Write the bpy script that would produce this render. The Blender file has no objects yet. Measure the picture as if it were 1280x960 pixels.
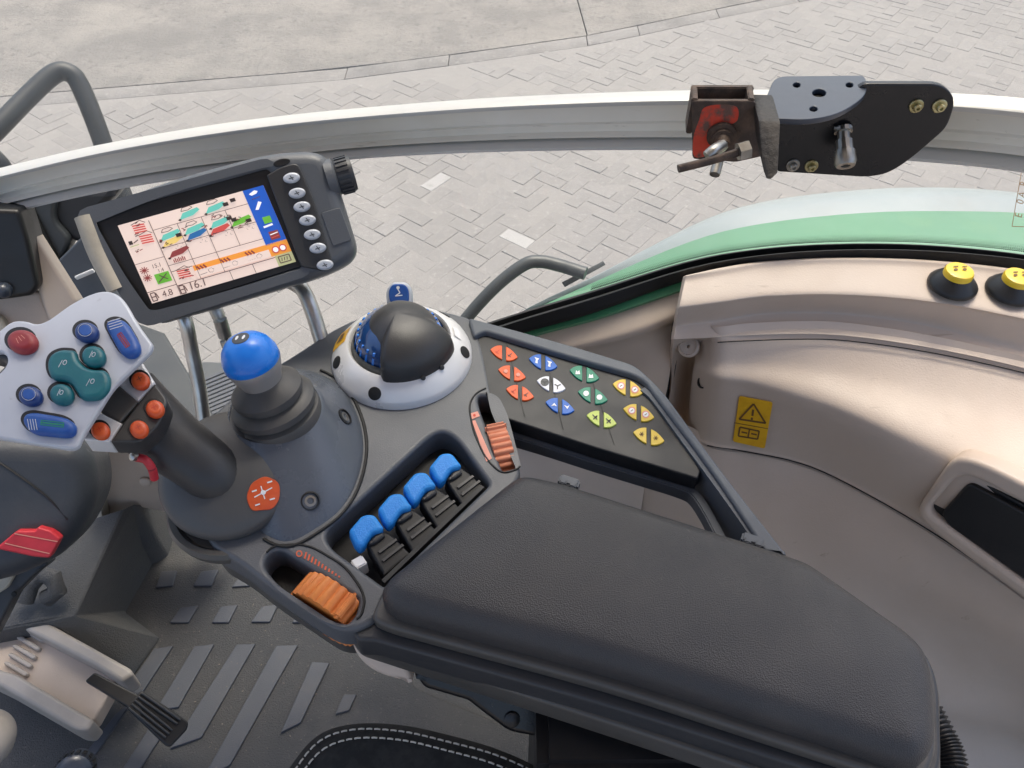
import bpy, bmesh, math, random
from mathutils import Vector as V, Matrix, noise
from math import radians as R, sin, cos, pi
random.seed(7)
S = bpy.context.scene
COL = S.collection

# ------------------------------------------------------------------ camera, light, exposure
PITCH, CH, FPX = R(47), 2.85, 985.0
cam = bpy.data.objects.new('camera', bpy.data.cameras.new('camera'))
COL.objects.link(cam)
cam.location = (0, 0, CH)
cam.rotation_euler = (R(90) - PITCH, 0, 0)
cam.data.sensor_width = 36
cam.data.lens = 36 * FPX / 1280
cam.data.clip_start, cam.data.clip_end = 0.02, 400
S.camera = cam
SUN_EL, SUN_AZ = R(66), R(20)          # azimuth from +Y, towards -X
w = bpy.data.worlds.new('World'); S.world = w; w.use_nodes = True
wn = w.node_tree.nodes; wl = w.node_tree.links
sky = wn.new('ShaderNodeTexSky'); sky.sky_type = 'NISHITA'; sky.sun_disc = False
sky.sun_elevation = SUN_EL; sky.sun_rotation = SUN_AZ
sky.air_density = 1.0; sky.dust_density = 5.5; sky.ozone_density = 0.6
wn['Background'].inputs[1].default_value = 0.15
wl.new(sky.outputs[0], wn['Background'].inputs[0])
sl = bpy.data.lights.new('sun', 'SUN'); sl.energy = 1.15; sl.angle = R(14); sl.color = (1, .93, .84)
so = bpy.data.objects.new('sun', sl); COL.objects.link(so)
sd = V((sin(SUN_AZ) * cos(SUN_EL), cos(SUN_AZ) * cos(SUN_EL), sin(SUN_EL)))
so.rotation_euler = sd.to_track_quat('Z', 'Y').to_euler()
S.view_settings.view_transform = 'Standard'; S.view_settings.look = 'None'
S.view_settings.gamma = 1; S.view_settings.use_curve_mapping = False
S.view_settings.exposure = 1.06
S.render.engine = 'CYCLES'
S.cycles.use_denoising = True
S.cycles.max_bounces = 8; S.cycles.transparent_max_bounces = 12

# ------------------------------------------------------------------ measuring: where a sight line meets a height, a wall or a plane
C0 = V((0, 0, CH)); FW = V((0, cos(PITCH), -sin(PITCH))); UP = V((0, sin(PITCH), cos(PITCH)))
def ray(px, py): return FW + V((1, 0, 0)) * ((px - 640) / FPX) + UP * ((480 - py) / FPX)
def pd(px, py, d): return C0 + ray(px, py) * d
def pz(px, py, z):
    r = ray(px, py); return C0 + r * ((z - CH) / r.z)
def pY(px, py, y):
    r = ray(px, py); return C0 + r * (y / r.y)
def proj(p):
    q = p - C0; d = q.dot(FW)
    return 640 + FPX * q.x / d, 480 - FPX * q.dot(UP) / d, d
class Plane:
    def __init__(s, o, n, x=(1, 0, 0)):
        s.o = V(o); s.n = V(n).normalized(); x = V(x)
        s.x = (x - s.n * x.dot(s.n)).normalized(); s.y = s.n.cross(s.x)
    def hit(s, px, py):
        r = ray(px, py); return C0 + r * ((s.o - C0).dot(s.n) / r.dot(s.n))
    def uv(s, px, py):
        q = s.hit(px, py) - s.o; return (q.dot(s.x), q.dot(s.y))
    def at(s, u, v, h=0): return s.o + s.x * u + s.y * v + s.n * h
    def up(s, h): return Plane(s.o + s.n * h, s.n, s.x)
    def mat(s):
        m = Matrix.Identity(4)
        for i in range(3): m[i][0], m[i][1], m[i][2], m[i][3] = s.x[i], s.y[i], s.n[i], s.o[i]
        return m
def flat(z): return Plane((0, 0, z), (0, 0, 1))
def rnd(pts, r=8, n=5):
    out = []; N = len(pts)
    for i in range(N):
        a, b, c = pts[i - 1], pts[i], pts[(i + 1) % N]
        rr = b[2] if len(b) > 2 else r
        A, B, Cc = V(a[:2]), V(b[:2]), V(c[:2])
        if rr <= 0: out.append(tuple(B)); continue
        da, dc = A - B, Cc - B
        p = B + da.normalized() * min(rr, da.length * .48); q = B + dc.normalized() * min(rr, dc.length * .48)
        for k in range(n + 1):
            t = k / n; out.append(tuple(p * (1 - t) ** 2 + B * 2 * t * (1 - t) + q * t * t))
    return out
def cr(p0, p1, p2, p3, t):
    return .5 * ((2 * p1) + (p2 - p0) * t + (2 * p0 - 5 * p1 + 4 * p2 - p3) * t * t + (3 * p1 - p0 - 3 * p2 + p3) * t ** 3)
def spl(pts, n=6, closed=False):
    P = [V(p) for p in pts]; N = len(P); out = []
    for i in range(N if closed else N - 1):
        g = (lambda k: P[k % N]) if closed else (lambda k: P[k] if 0 <= k < N else (P[0] * 2 - P[1] if k < 0 else P[-1] * 2 - P[-2]))
        for k in range(n): out.append(cr(g(i - 1), g(i), g(i + 1), g(i + 2), k / n))
    if not closed: out.append(P[-1].copy())
    return out
def ell(cx, cy, a, b, ang=0, n=28):
    c, s = cos(R(ang)), sin(R(ang))
    return [(cx + a * cos(t) * c - b * sin(t) * s, cy + a * cos(t) * s + b * sin(t) * c) for t in [2 * pi * k / n for k in range(n)]]
def grow(pts, d):
    c = V((sum(p[0] for p in pts) / len(pts), sum(p[1] for p in pts) / len(pts)))
    N = len(pts); out = []
    ar = sum(pts[i - 1][0] * pts[i][1] - pts[i][0] * pts[i - 1][1] for i in range(N)); sg = 1 if ar > 0 else -1
    for i in range(N):
        a, b, e = V(pts[i - 1][:2]), V(pts[i][:2]), V(pts[(i + 1) % N][:2])
        t = (e - a)
        if t.length < 1e-6: t = V((1, 0))
        t.normalize(); nrm = V((t.y, -t.x)) * sg
        out.append(tuple(b + nrm * d))
    return out

# ------------------------------------------------------------------ materials
MATS = {}
D1 = (.9, (.25, .234, .22), .33, .56, .9)      # the same dust lies over stones and joints alike
D2 = (7., (.225, .210, .198), .55, .70, .75)
D3 = (30., (.35, .332, .315), .55, .68, .75)
def mat(name, col, rough=.5, metal=0, bump=None, vary=None, spec=.5, emit=0, coat=0, attr=False, objrand=0, spots=None, grain=None, dust=(), scuff=None):
    """bump=(scale, strength, kind); vary=(scale, colour2, lo, hi); spots=(scale, colour, threshold); grain=(vector scale, colour2, amount)"""
    m = bpy.data.materials.new(name); m.use_nodes = True
    nt = m.node_tree; N = nt.nodes; L = nt.links; b = N['Principled BSDF']
    b.inputs['Roughness'].default_value = rough; b.inputs['Metallic'].default_value = metal
    b.inputs['Specular IOR Level'].default_value = spec; b.inputs['Coat Weight'].default_value = coat
    tc = N.new('ShaderNodeTexCoord'); src = tc.outputs['Object']
    rgb = N.new('ShaderNodeRGB'); rgb.outputs[0].default_value = (*col, 1); cur = rgb.outputs[0]
    def noise_(sc, det=4, rg=.6):
        n = N.new('ShaderNodeTexNoise'); n.inputs['Scale'].default_value = sc; n.inputs['Detail'].default_value = det
        n.inputs['Roughness'].default_value = rg; L.new(src, n.inputs['Vector']); return n
    def mix(f, a, c2, kind='MIX'):
        x = N.new('ShaderNodeMix'); x.data_type = 'RGBA'; x.blend_type = kind
        if isinstance(f, float): x.inputs[0].default_value = f
        else: L.new(f, x.inputs[0])
        L.new(a, x.inputs[6])
        if isinstance(c2, tuple): x.inputs[7].default_value = (*c2, 1)
        else: L.new(c2, x.inputs[7])
        return x.outputs[2]
    def mr(v, a, b2, c=0., d=1.):
        x = N.new('ShaderNodeMapRange'); L.new(v, x.inputs[0])
        for i, q in enumerate((a, b2, c, d)): x.inputs[i + 1].default_value = q
        return x.outputs[0]
    if vary:
        n = noise_(vary[0], 5); cur = mix(mr(n.outputs[0], vary[2], vary[3]), cur, vary[1])
    if spots:
        n = noise_(spots[0], 6, .7); cur = mix(mr(n.outputs[0], spots[2], spots[2] + .06), cur, spots[1])
    if grain:
        mp = N.new('ShaderNodeMapping'); mp.inputs['Scale'].default_value = grain[0]; L.new(src, mp.inputs[0])
        n = N.new('ShaderNodeTexNoise'); n.inputs['Scale'].default_value = 1; n.inputs['Detail'].default_value = 3; L.new(mp.outputs[0], n.inputs[0])
        cur = mix(mr(n.outputs[0], .35, .65, 0, grain[2]), cur, grain[1])
    if objrand:
        oi = N.new('ShaderNodeObjectInfo')
        hs = N.new('ShaderNodeHueSaturation'); L.new(cur, hs.inputs['Color']); L.new(mr(oi.outputs['Random'], 0, 1, 1 - objrand, 1 + objrand), hs.inputs['Value']); cur = hs.outputs[0]
    if attr:
        at = N.new('ShaderNodeAttribute'); at.attribute_name = 'tone'
        hs = N.new('ShaderNodeHueSaturation'); L.new(cur, hs.inputs['Color']); L.new(mr(at.outputs['Fac'], 0, 1, .9, 1.1), hs.inputs['Value']); cur = hs.outputs[0]
    if scuff:
        mp = N.new('ShaderNodeMapping'); mp.inputs['Scale'].default_value = scuff[0]; mp.inputs['Rotation'].default_value = (.3, .5, .4); L.new(src, mp.inputs[0])
        n = N.new('ShaderNodeTexNoise'); n.inputs['Scale'].default_value = 1; n.inputs['Detail'].default_value = 6; n.inputs['Roughness'].default_value = .65; L.new(mp.outputs[0], n.inputs[0])
        cur = mix(mr(n.outputs[0], scuff[2], scuff[2] + .07, 0, scuff[3]), cur, scuff[1])
    for d_ in dust:
        ge_ = N.new('ShaderNodeNewGeometry'); n = N.new('ShaderNodeTexNoise'); n.inputs['Scale'].default_value = d_[0]; n.inputs['Detail'].default_value = 9; n.inputs['Roughness'].default_value = .68
        L.new(ge_.outputs['Position'], n.inputs['Vector']); cur = mix(mr(n.outputs[0], d_[2], d_[3], 0, d_[4]), cur, d_[1])
    L.new(cur, b.inputs['Base Color'])
    # uneven gloss
    n = noise_(22, 4); L.new(mr(n.outputs[0], .3, .7, max(0, rough - .07), min(1, rough + .07)), b.inputs['Roughness'])
    if bump:
        if bump[2] == 'v':
            t = N.new('ShaderNodeTexVoronoi'); t.inputs['Scale'].default_value = bump[0]; L.new(src, t.inputs['Vector']); o = t.outputs['Distance']
        elif bump[2] == 'w':
            t = N.new('ShaderNodeTexWave'); t.inputs['Scale'].default_value = bump[0]; t.inputs['Distortion'].default_value = 1.5; L.new(src, t.inputs['Vector']); o = t.outputs['Fac']
        else:
            o = noise_(bump[0], 5).outputs[0]
        bp = N.new('ShaderNodeBump'); bp.inputs['Strength'].default_value = bump[1]; bp.inputs['Distance'].default_value = bump[3] if len(bump) > 3 else .001
        L.new(o, bp.inputs['Height']); L.new(bp.outputs[0], b.inputs['Normal'])
    if emit:
        L.new(cur, b.inputs['Emission Color']); b.inputs['Emission Strength'].default_value = emit
    MATS[name] = m
    return m
M = dict(
    console=mat('console plastic', (.09, .097, .108), .42, bump=(700, .35, 'n', .0007), vary=(6, (.102, .106, .114), .4, .7), scuff=((25, 90, 60), (.15, .155, .16), .70, .5)),
    hump=mat('hump plastic', (.09, .103, .125), .28, bump=(1000, .2, 'n', .0005)),
    dark=mat('dark plastic', (.03, .032, .036), .45, bump=(900, .25, 'n', .0006), vary=(9, (.045, .045, .047), .4, .7)),
    black=mat('black plastic', (.012, .012, .013), .4, bump=(700, .2, 'n', .0005)),
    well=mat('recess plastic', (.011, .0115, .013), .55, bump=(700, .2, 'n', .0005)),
    skirt=mat('joystick base rubber', (.068, .07, .073), .42, bump=(1200, .3, 'n', .0006), vary=(14, (.08, .079, .077), .4, .7)),
    boot=mat('boot rubber', (.06, .06, .06), .48, bump=(900, .3, 'n', .0006), vary=(20, (.085, .081, .076), .4, .7)),
    grit=mat('grit', (.2, .17, .14), .9),
    grip=mat('grip rubber', (.032, .032, .034), .40, bump=(1200, .3, 'n', .0006), vary=(14, (.042, .041, .04), .4, .7), scuff=((40, 40, 90), (.09, .088, .085), .68, .5)),
    pad=mat('armrest leather', (.034, .0345, .038), .43, bump=(1000, .45, 'v', .0008), vary=(5, (.046, .043, .042), .42, .72), spots=(90, (.085, .08, .076), .69), dust=((9, (.064, .06, .057), .50, .74, .6),), scuff=((60, 12, 30), (.1, .095, .09), .70, .5)),
    tray=mat('armrest tray plastic', (.065, .062, .058), .38, bump=(900, .2, 'n', .0005), vary=(7, (.085, .08, .072), .4, .7)),
    frame=mat('keypad frame plastic', (.092, .104, .122), .55, bump=(900, .2, 'n', .0005)),
    keypad=mat('keypad plate', (.016, .017, .019), .48, bump=(900, .15, 'n', .0004), vary=(20, (.026, .026, .027), .45, .7)),
    beige=mat('beige trim plastic', (.545, .452, .378), .46, bump=(420, .35, 'n', .0008), vary=(3.2, (.50, .395, .312), .35, .75), spots=(26, (.36, .285, .22), .70), scuff=((9, 70, 24), (.33, .25, .19), .66, .7), dust=((5, (.46, .365, .285), .5, .7, .5),)),
    beige2=mat('pale beige plastic', (.57, .475, .395), .48, bump=(420, .3, 'n', .0007), vary=(6, (.47, .385, .315), .4, .8), scuff=((12, 60, 24), (.38, .3, .23), .66, .6)),
    dirty=mat('worn beige edge', (.5, .45, .36), .5, bump=(500, .2, 'n'), vary=(20, (.33, .3, .24), .4, .7)),
    cup=mat('grey lever cup', (.30, .29, .28), .4, .2),
    silver=mat('silver plastic', (.74, .735, .73), .32, .15, bump=(500, .08, 'n', .0003), vary=(9, (.66, .66, .67), .4, .7)),
    headsil=mat('silver joystick face', (.54, .565, .61), .4, .12, bump=(900, .1, 'n', .0003), vary=(12, (.48, .505, .55), .4, .7), scuff=((60, 60, 60), (.36, .37, .39), .69, .5)),
    chrome=mat('chromed steel', (.62, .61, .59), .33, 1, bump=(150, .15, 'n', .0005), vary=(30, (.42, .41, .38), .4, .7)),
    steel=mat('dull steel', (.42, .41, .38), .42, 1, bump=(120, .3, 'n'), vary=(40, (.25, .22, .18), .4, .7)),
    alu=mat('aluminium', (.60, .59, .56), .36, .1, vary=(3, (.62, .60, .55), .4, .7), scuff=((20, 200, 200), (.4, .38, .33), .66, .6)),
    aluin=mat('aluminium channel', (.84, .80, .71), .42, .0, vary=(4, (.72, .665, .55), .4, .7), spots=(45, (.3, .25, .19), .70), scuff=((12, 160, 160), (.45, .40, .32), .64, .55)),
    blue=mat('blue plastic', (.008, .19, .74), .3, vary=(40, (.012, .23, .8), .4, .7), coat=.2),
    bluepad=mat('blue soft cap', (.014, .235, .72), .55, bump=(600, .35, 'v', .0006), vary=(60, (.03, .29, .76), .4, .7)),
    domeblue=mat('clear blue dome', (.01, .05, .17), .12, coat=.8),
    dblue=mat('dark blue button', (.012, .045, .19), .38),
    mblue=mat('mid blue button', (.012, .075, .32), .38, vary=(70, (.02, .1, .36), .4, .7)),
    teal=mat('teal button', (.006, .125, .15), .4, bump=(300, .1, 'n'), vary=(60, (.012, .15, .17), .4, .7)),
    red=mat('red button', (.27, .02, .028), .42, vary=(60, (.34, .045, .04), .4, .7)),
    orange=mat('orange button', (.62, .075, .016), .4, vary=(90, (.7, .12, .03), .4, .7)),
    wheel=mat('orange thumbwheel', (.78, .25, .055), .5, vary=(40, (.62, .18, .045), .4, .7), bump=(300, .15, 'n'), spots=(70, (.42, .13, .04), .67)),
    wheel2=mat('salmon thumbwheel', (.66, .24, .13), .48, vary=(40, (.55, .17, .08), .4, .7)),
    salmon=mat('salmon print', (.68, .27, .2), .5),
    white=mat('white print', (.8, .8, .8), .5),
    yellow=mat('yellow sticker', (.80, .44, .012), .45, vary=(60, (.7, .36, .01), .45, .7)),
    ybtn=mat('yellow button', (.82, .56, .03), .35, coat=.2),
    inkbr=mat('brown ink', (.16, .08, .02), .6),
    korange=mat('orange key', (.72, .1, .015), .42),
    kblue=mat('blue key', (.01, .12, .5), .42),
    kwhite=mat('white key', (.72, .73, .78), .42),
    kgreen=mat('green key', (.01, .22, .13), .42),
    klime=mat('lime key', (.5, .6, .12), .42),
    kyellow=mat('yellow key', (.72, .5, .05), .42),
    green=mat('green paint', (.085, .225, .12), .42, vary=(4, (.11, .25, .145), .4, .7), coat=.15),
    dgreen=mat('green body edge', (.08, .3, .15), .35, coat=.3),
    fpale=mat('pale fender band', (.275, .305, .31), .45, vary=(3, (.24, .28, .285), .4, .7), dust=((4, (.25, .255, .245), .5, .7, .6),)),  # outer band and skirt are simply coloured paler than the green panel
    seal=mat('black seal rubber', (.006, .006, .006), .6, bump=(300, .2, 'n')),
    bplate=mat('black powder coat', (.008, .008, .009), .3, bump=(260, .25, 'n', .0005)),
    bplate2=mat('sky tinted black paint', (.035, .045, .065), .36, bump=(300, .06, 'n', .0003), coat=.15),  # sky reflection on the top plate is put into the bluish base colour
    brust=mat('blackened steel', (.03, .026, .023), .55, .3, bump=(160, .6, 'n', .002), vary=(40, (.07, .058, .048), .5, .75)),
    rust=mat('rusty steel', (.06, .042, .033), .6, .3, bump=(160, .6, 'n', .002), vary=(55, (.13, .085, .06), .45, .7), spots=(30, (.2, .12, .08), .66)),
    redpaint=mat('worn red paint', (.6, .05, .02), .5, bump=(160, .6, 'n', .002), vary=(60, (.14, .07, .05), .47, .6)),
    brass=mat('zinc bolt', (.55, .5, .28), .35, .9, vary=(60, (.35, .3, .15), .4, .7)),
    mirror=mat('black painted tube', (.028, .031, .034), .45, bump=(300, .2, 'n'), vary=(14, (.042, .045, .046), .4, .7)),
    tube=mat('dark painted tube', (.055, .061, .065), .45, bump=(300, .2, 'n'), vary=(14, (.075, .079, .08), .4, .7), scuff=((30, 30, 30), (.14, .135, .125), .68, .6)),
    mat_=mat('floor mat rubber', (.05, .051, .054), .62, bump=(420, 1, 'n', .002), vary=(4, (.07, .067, .064), .38, .7), spots=(160, (.12, .11, .1), .60), dust=((5, (.115, .106, .096), .54, .78, .7),)),
    tread=mat('tread rubber', (.058, .065, .082), .47, bump=(600, .5, 'n', .001), vary=(5, (.074, .078, .09), .4, .7), spots=(150, (.12, .112, .1), .63), dust=((5, (.1, .094, .087), .52, .78, .75),)),
    block=mat('footwell rubber', (.078, .079, .081), .6, bump=(480, 1, 'n', .002), vary=(6, (.1, .097, .092), .38, .7), spots=(160, (.14, .13, .118), .62)),
    fabric=mat('black seat fabric', (.026, .025, .025), .85, bump=(330, .9, 'w', .0015), vary=(80, (.046, .043, .041), .4, .6), spots=(200, (.08, .076, .07), .67)),
    thread=mat('pale thread', (.62, .58, .5), .8),
    shroud=mat('dark blue grey vinyl', (.034, .039, .048), .5, bump=(160, .5, 'n', .001), vary=(9, (.056, .06, .065), .42, .75), spots=(75, (.12, .125, .13), .70), scuff=((10, 120, 40), (.14, .145, .15), .67, .7)),
    redtab=mat('red tab', (.55, .03, .045), .5, vary=(30, (.42, .02, .03), .4, .7)),
    cream=mat('cream plastic', (.45, .405, .36), .42, vary=(20, (.38, .34, .30), .4, .7), spots=(60, (.3, .265, .23), .66)),
    sand=mat('joint sand', (.255, .239, .226), .9, bump=(90, .8, 'n', .004), vary=(30, (.205, .192, .182), .4, .7), dust=(D1, D2, D3)),
    paver=mat('concrete paver', (.258, .242, .23), .85, bump=(110, .9, 'n', .005), vary=(18, (.235, .221, .211), .35, .7), objrand=.09, dust=(D1, D2, D3)),
    pavers=mat('concrete pavers', (.258, .242, .23), .85, bump=(110, .9, 'n', .005), vary=(18, (.235, .221, .211), .35, .7), attr=True, dust=(D1, D2, D3)),
    wpaver=mat('white paver', (.36, .345, .33), .8, bump=(110, .5, 'n', .003), dust=(D2,)),
    conc=mat('sandy concrete', (.27, .248, .224), .92, bump=(38, 1, 'n', .012), vary=(2.2, (.215, .199, .183), .38, .62), spots=(14, (.19, .176, .162), .54), dust=(D3, (1.2, (.305, .28, .25), .48, .66, .8), (.55, (.2, .186, .172), .52, .66, .7), (60., (.16, .15, .14), .60, .68, .8))),
    gutter=mat('gutter concrete', (.235, .219, .206), .9, bump=(60, 1, 'n', .008), vary=(4, (.185, .173, .163), .35, .65), dust=(D1, (1.6, (.165, .155, .146), .48, .64, .8), D2, D3)),
)
def scr(name, c): return mat('screen ' + name, c, .35, emit=.30, coat=.6)
SC = dict(bg=scr('pink', (.70, .555, .485)), line=scr('line', (.09, .05, .05)), blue=scr('blue', (.012, .085, .42)), orange=scr('orange', (.72, .27, .04)),
          teal=scr('teal', (.12, .46, .38)), red=scr('red', (.5, .07, .06)), dred=scr('maroon', (.22, .04, .04)), green=scr('green', (.12, .38, .04)), dblue=scr('deep blue', (.02, .12, .3)),
          olive=scr('olive', (.42, .42, .22)), white=scr('white', (.78, .76, .76)), yellow=scr('yellow', (.7, .5, .15)), ink=scr('ink', (.03, .02, .02)))

# ------------------------------------------------------------------ object helpers
def wloc(o):
    p = V((0, 0, 0))
    while o is not None: p += o.location; o = o.parent
    return p
def thing(name, label, cat, loc=(0, 0, 0), group=None, kind=None):
    o = bpy.data.objects.new(name, None); COL.objects.link(o); o.location = loc
    o.empty_display_size = .02
    return tag(o, label, cat, group, kind)
def tag(o, label=None, cat=None, group=None, kind=None):
    for k, v in (('label', label), ('category', cat), ('group', group), ('kind', kind)):
        if v: o[k] = v
    return o
def finish(me, ang=38):
    for p in me.polygons: p.use_smooth = True
    me.set_sharp_from_angle(angle=R(ang))
def link(name, me, mats, parent=None, ang=38):
    if not isinstance(mats, (list, tuple)): mats = [mats]
    if len(me.materials) == 0:
        for m in mats: me.materials.append(m)
    o = bpy.data.objects.new(name, me); COL.objects.link(o)
    if parent is not None:
        o.parent = parent; me.transform(Matrix.Translation(-wloc(parent)))
    if ang: finish(me, ang)
    me.update()
    return o
def bmobj(name, bm, mats, parent=None, ang=38):
    bmesh.ops.recalc_face_normals(bm, faces=bm.faces)
    me = bpy.data.meshes.new(name); bm.to_mesh(me); bm.free()
    return link(name, me, mats, parent, ang)
def platemesh(outer, holes, plane, th, bev, res=3):
    """flat shape in plane coordinates, its top in the plane, th thick below it, edges rounded by bev"""
    cu = bpy.data.curves.new('c', 'CURVE'); cu.dimensions = '2D'; cu.fill_mode = 'BOTH'
    bev = min(bev, th * .49)
    cu.extrude = max(th / 2 - bev, 1e-5); cu.bevel_depth = bev; cu.bevel_resolution = res; cu.offset = -bev
    for loop in [outer] + list(holes):
        s = cu.splines.new('POLY'); s.points.add(len(loop) - 1); s.use_cyclic_u = True
        for p, q in zip(s.points, loop): p.co = (q[0], q[1], 0, 1)
    ob = bpy.data.objects.new('c', cu)
    me = bpy.data.meshes.new_from_object(ob)
    me.materials.clear()
    me.transform(Matrix.Translation((0, 0, -th / 2)))
    me.transform(plane.mat())
    bpy.data.objects.remove(ob); bpy.data.curves.remove(cu)
    return me
def plate(name, px, plane, th, m, parent=None, holes=(), bev=.002, res=3, ang=32):
    me = platemesh([plane.uv(*p[:2]) for p in px], [[plane.uv(*p[:2]) for p in h] for h in holes], plane, th, bev, res)
    o = link(name, me, m, parent, ang)
    for p in me.polygons:
        if p.normal.dot(plane.n) > .9995 or p.normal.dot(plane.n) < -.9995: p.use_smooth = False
    return o
def grid(bm, rows, closed=False, mi=0):
    vs = [[bm.verts.new(p) for p in r] for r in rows]
    n = len(rows[0])
    for i in range(len(rows) - 1):
        for j in range(n if closed else n - 1):
            k = (j + 1) % n
            f = bm.faces.new((vs[i][j], vs[i][k], vs[i + 1][k], vs[i + 1][j])); f.material_index = mi
    return vs
def loft(name, rows, m, parent=None, thick=(0, .01, -.01), sub=(4, 4), ang=50):
    """smooth skin through rows of points, closed to a shell of the given thickness"""
    rows = [spl(r, sub[0]) for r in rows]
    cols = [spl([r[j] for r in rows], sub[1]) for j in range(len(rows[0]))]
    rows = [[c[i] for c in cols] for i in range(len(cols[0]))]
    bm = bmesh.new(); t = V(thick)
    a = grid(bm, rows); b = grid(bm, [[p + t for p in r] for r in rows])
    nr, nc = len(rows), len(rows[0])
    for i in range(nr - 1):
        for j in (0, nc - 1): bm.faces.new((a[i][j], a[i + 1][j], b[i + 1][j], b[i][j]))
    for j in range(nc - 1):
        for i in (0, nr - 1): bm.faces.new((a[i][j], a[i][j + 1], b[i][j + 1], b[i][j]))
    return bmobj(name, bm, m, parent, ang)
def basis(t, up=V((0, 0, 1))):
    t = t.normalized()
    if abs(t.dot(up)) > .97: up = V((0, 1, 0))
    s = t.cross(up).normalized(); return s, s.cross(t).normalized()
def sweep(bm, pts, rad, sides=12, cap=True, mi=0, up=V((0, 0, 1))):
    rows = []
    for i, p in enumerate(pts):
        t = pts[min(i + 1, len(pts) - 1)] - pts[max(i - 1, 0)]
        s, u = basis(t, up); r = rad[i] if isinstance(rad, (list, tuple)) else rad
        a, b = r if isinstance(r, (tuple, list)) else (r, r)
        rows.append([p + s * a * cos(q) + u * b * sin(q) for q in [2 * pi * k / sides for k in range(sides)]])
    vs = grid(bm, rows, True, mi)
    if cap:
        for r in (vs[0], vs[-1]):
            f = bm.faces.new(r); f.material_index = mi
def tube(name, pts, r, m, parent=None, sides=12, n=8, ang=50):
    bm = bmesh.new(); P = spl(pts, n) if n > 1 else [V(p) for p in pts]
    sweep(bm, P, r, sides); return bmobj(name, bm, m, parent, ang)
def lathe_into(bm, prof, o, axis, seg=32, mi=0, cap=True):
    o = V(o); a = V(axis).normalized(); s, u = basis(a, V((0, 1, 0)))
    rows = [[o + a * h + (s * cos(q) + u * sin(q)) * r for q in [2 * pi * k / seg for k in range(seg)]] for r, h in prof]
    vs = grid(bm, rows, True, mi)
    if cap:
        for r in (vs[0], vs[-1]):
            f = bm.faces.new(r); f.material_index = mi
def lathe(name, prof, o, axis, m, parent=None, seg=36, ang=35):
    bm = bmesh.new(); lathe_into(bm, prof, o, axis, seg); return bmobj(name, bm, m, parent, ang)
def boxbm(bm, p, x, y, z, mi=0):
    """box centred at p with half-vectors x, y, z"""
    vs = [bm.verts.new(p + x * a + y * b + z * c) for a in (-1, 1) for b in (-1, 1) for c in (-1, 1)]
    for f in ((0, 1, 3, 2), (4, 6, 7, 5), (0, 4, 5, 1), (2, 3, 7, 6), (0, 2, 6, 4), (1, 5, 7, 3)):
        q = bm.faces.new([vs[i] for i in f]); q.material_index = mi
def solid(name, verts, faces, m, parent=None, bev=.003, ang=30):
    bm = bmesh.new(); vs = [bm.verts.new(v) for v in verts]
    for f in faces: bm.faces.new([vs[i] for i in f])
    bmesh.ops.recalc_face_normals(bm, faces=bm.faces)
    if bev: bmesh.ops.bevel(bm, geom=bm.edges[:], offset=bev, segments=2, affect='EDGES', profile=.5)
    return bmobj(name, bm, m, parent, ang)
def quadbox(name, px4, plane, th, m, parent=None, bev=.002):
    return plate(name, rnd(px4, 3, 3), plane, th, m, parent, bev=bev)
from mathutils.bvhtree import BVHTree
def bvh(o):
    M_ = Matrix.Translation(wloc(o)); return BVHTree.FromPolygons([M_ @ v.co for v in o.data.vertices], [tuple(p.vertices) for p in o.data.polygons])
def surf(tree, px, py, h=0):
    """where the sight line meets a built surface, raised by h"""
    r = ray(px, py).normalized(); p, n, i, d = tree.ray_cast(C0, r)
    if p is None: return None
    if n.dot(r) > 0: n = -n
    return p + n * h
class Print:
    """flat print lying on a plane: little polygons of several inks, built as one thin mesh"""
    def __init__(s): s.bm = bmesh.new(); s.mats = []; s.k = 0
    def mi(s, m):
        if m not in s.mats: s.mats.append(m)
        return s.mats.index(m)
    def poly(s, pts, m):
        f = s.bm.faces.new([s.bm.verts.new(p) for p in pts]); f.material_index = s.mi(m)
    def px(s, pts, plane, m): s.poly([plane.hit(*p) for p in pts], m)
    def line(s, p, q, plane, wd, m):
        a, b = V(p), V(q); n = (b - a).normalized(); n = V((-n.y, n.x)) * wd / 2
        s.px([tuple(a + n), tuple(b + n), tuple(b - n), tuple(a - n)], plane, m)
    def text(s, txt, o, x, y, size, m):
        """o: left end of the baseline, x / y: unit vectors along and up the letters"""
        cu = bpy.data.curves.new('t', 'FONT'); cu.body = txt; cu.size = size; ob = bpy.data.objects.new('t', cu)
        me = bpy.data.meshes.new_from_object(ob); vs = [s.bm.verts.new(o + x * v.co.x + y * v.co.y) for v in me.vertices]; i = s.mi(m)
        for p in me.polygons:
            try: s.bm.faces.new([vs[k] for k in p.vertices]).material_index = i
            except ValueError: pass
        bpy.data.objects.remove(ob); bpy.data.curves.remove(cu); bpy.data.meshes.remove(me)
    def build(s, name, parent): 
        me = bpy.data.meshes.new(name); s.bm.to_mesh(me); s.bm.free()
        return link(name, me, s.mats, parent, None)
def copy_tree(o, parent=None):
    c = o.copy(); COL.objects.link(c)
    if parent is not None: c.parent = parent
    for ch in list(o.children): copy_tree(ch, c)
    return c

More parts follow.
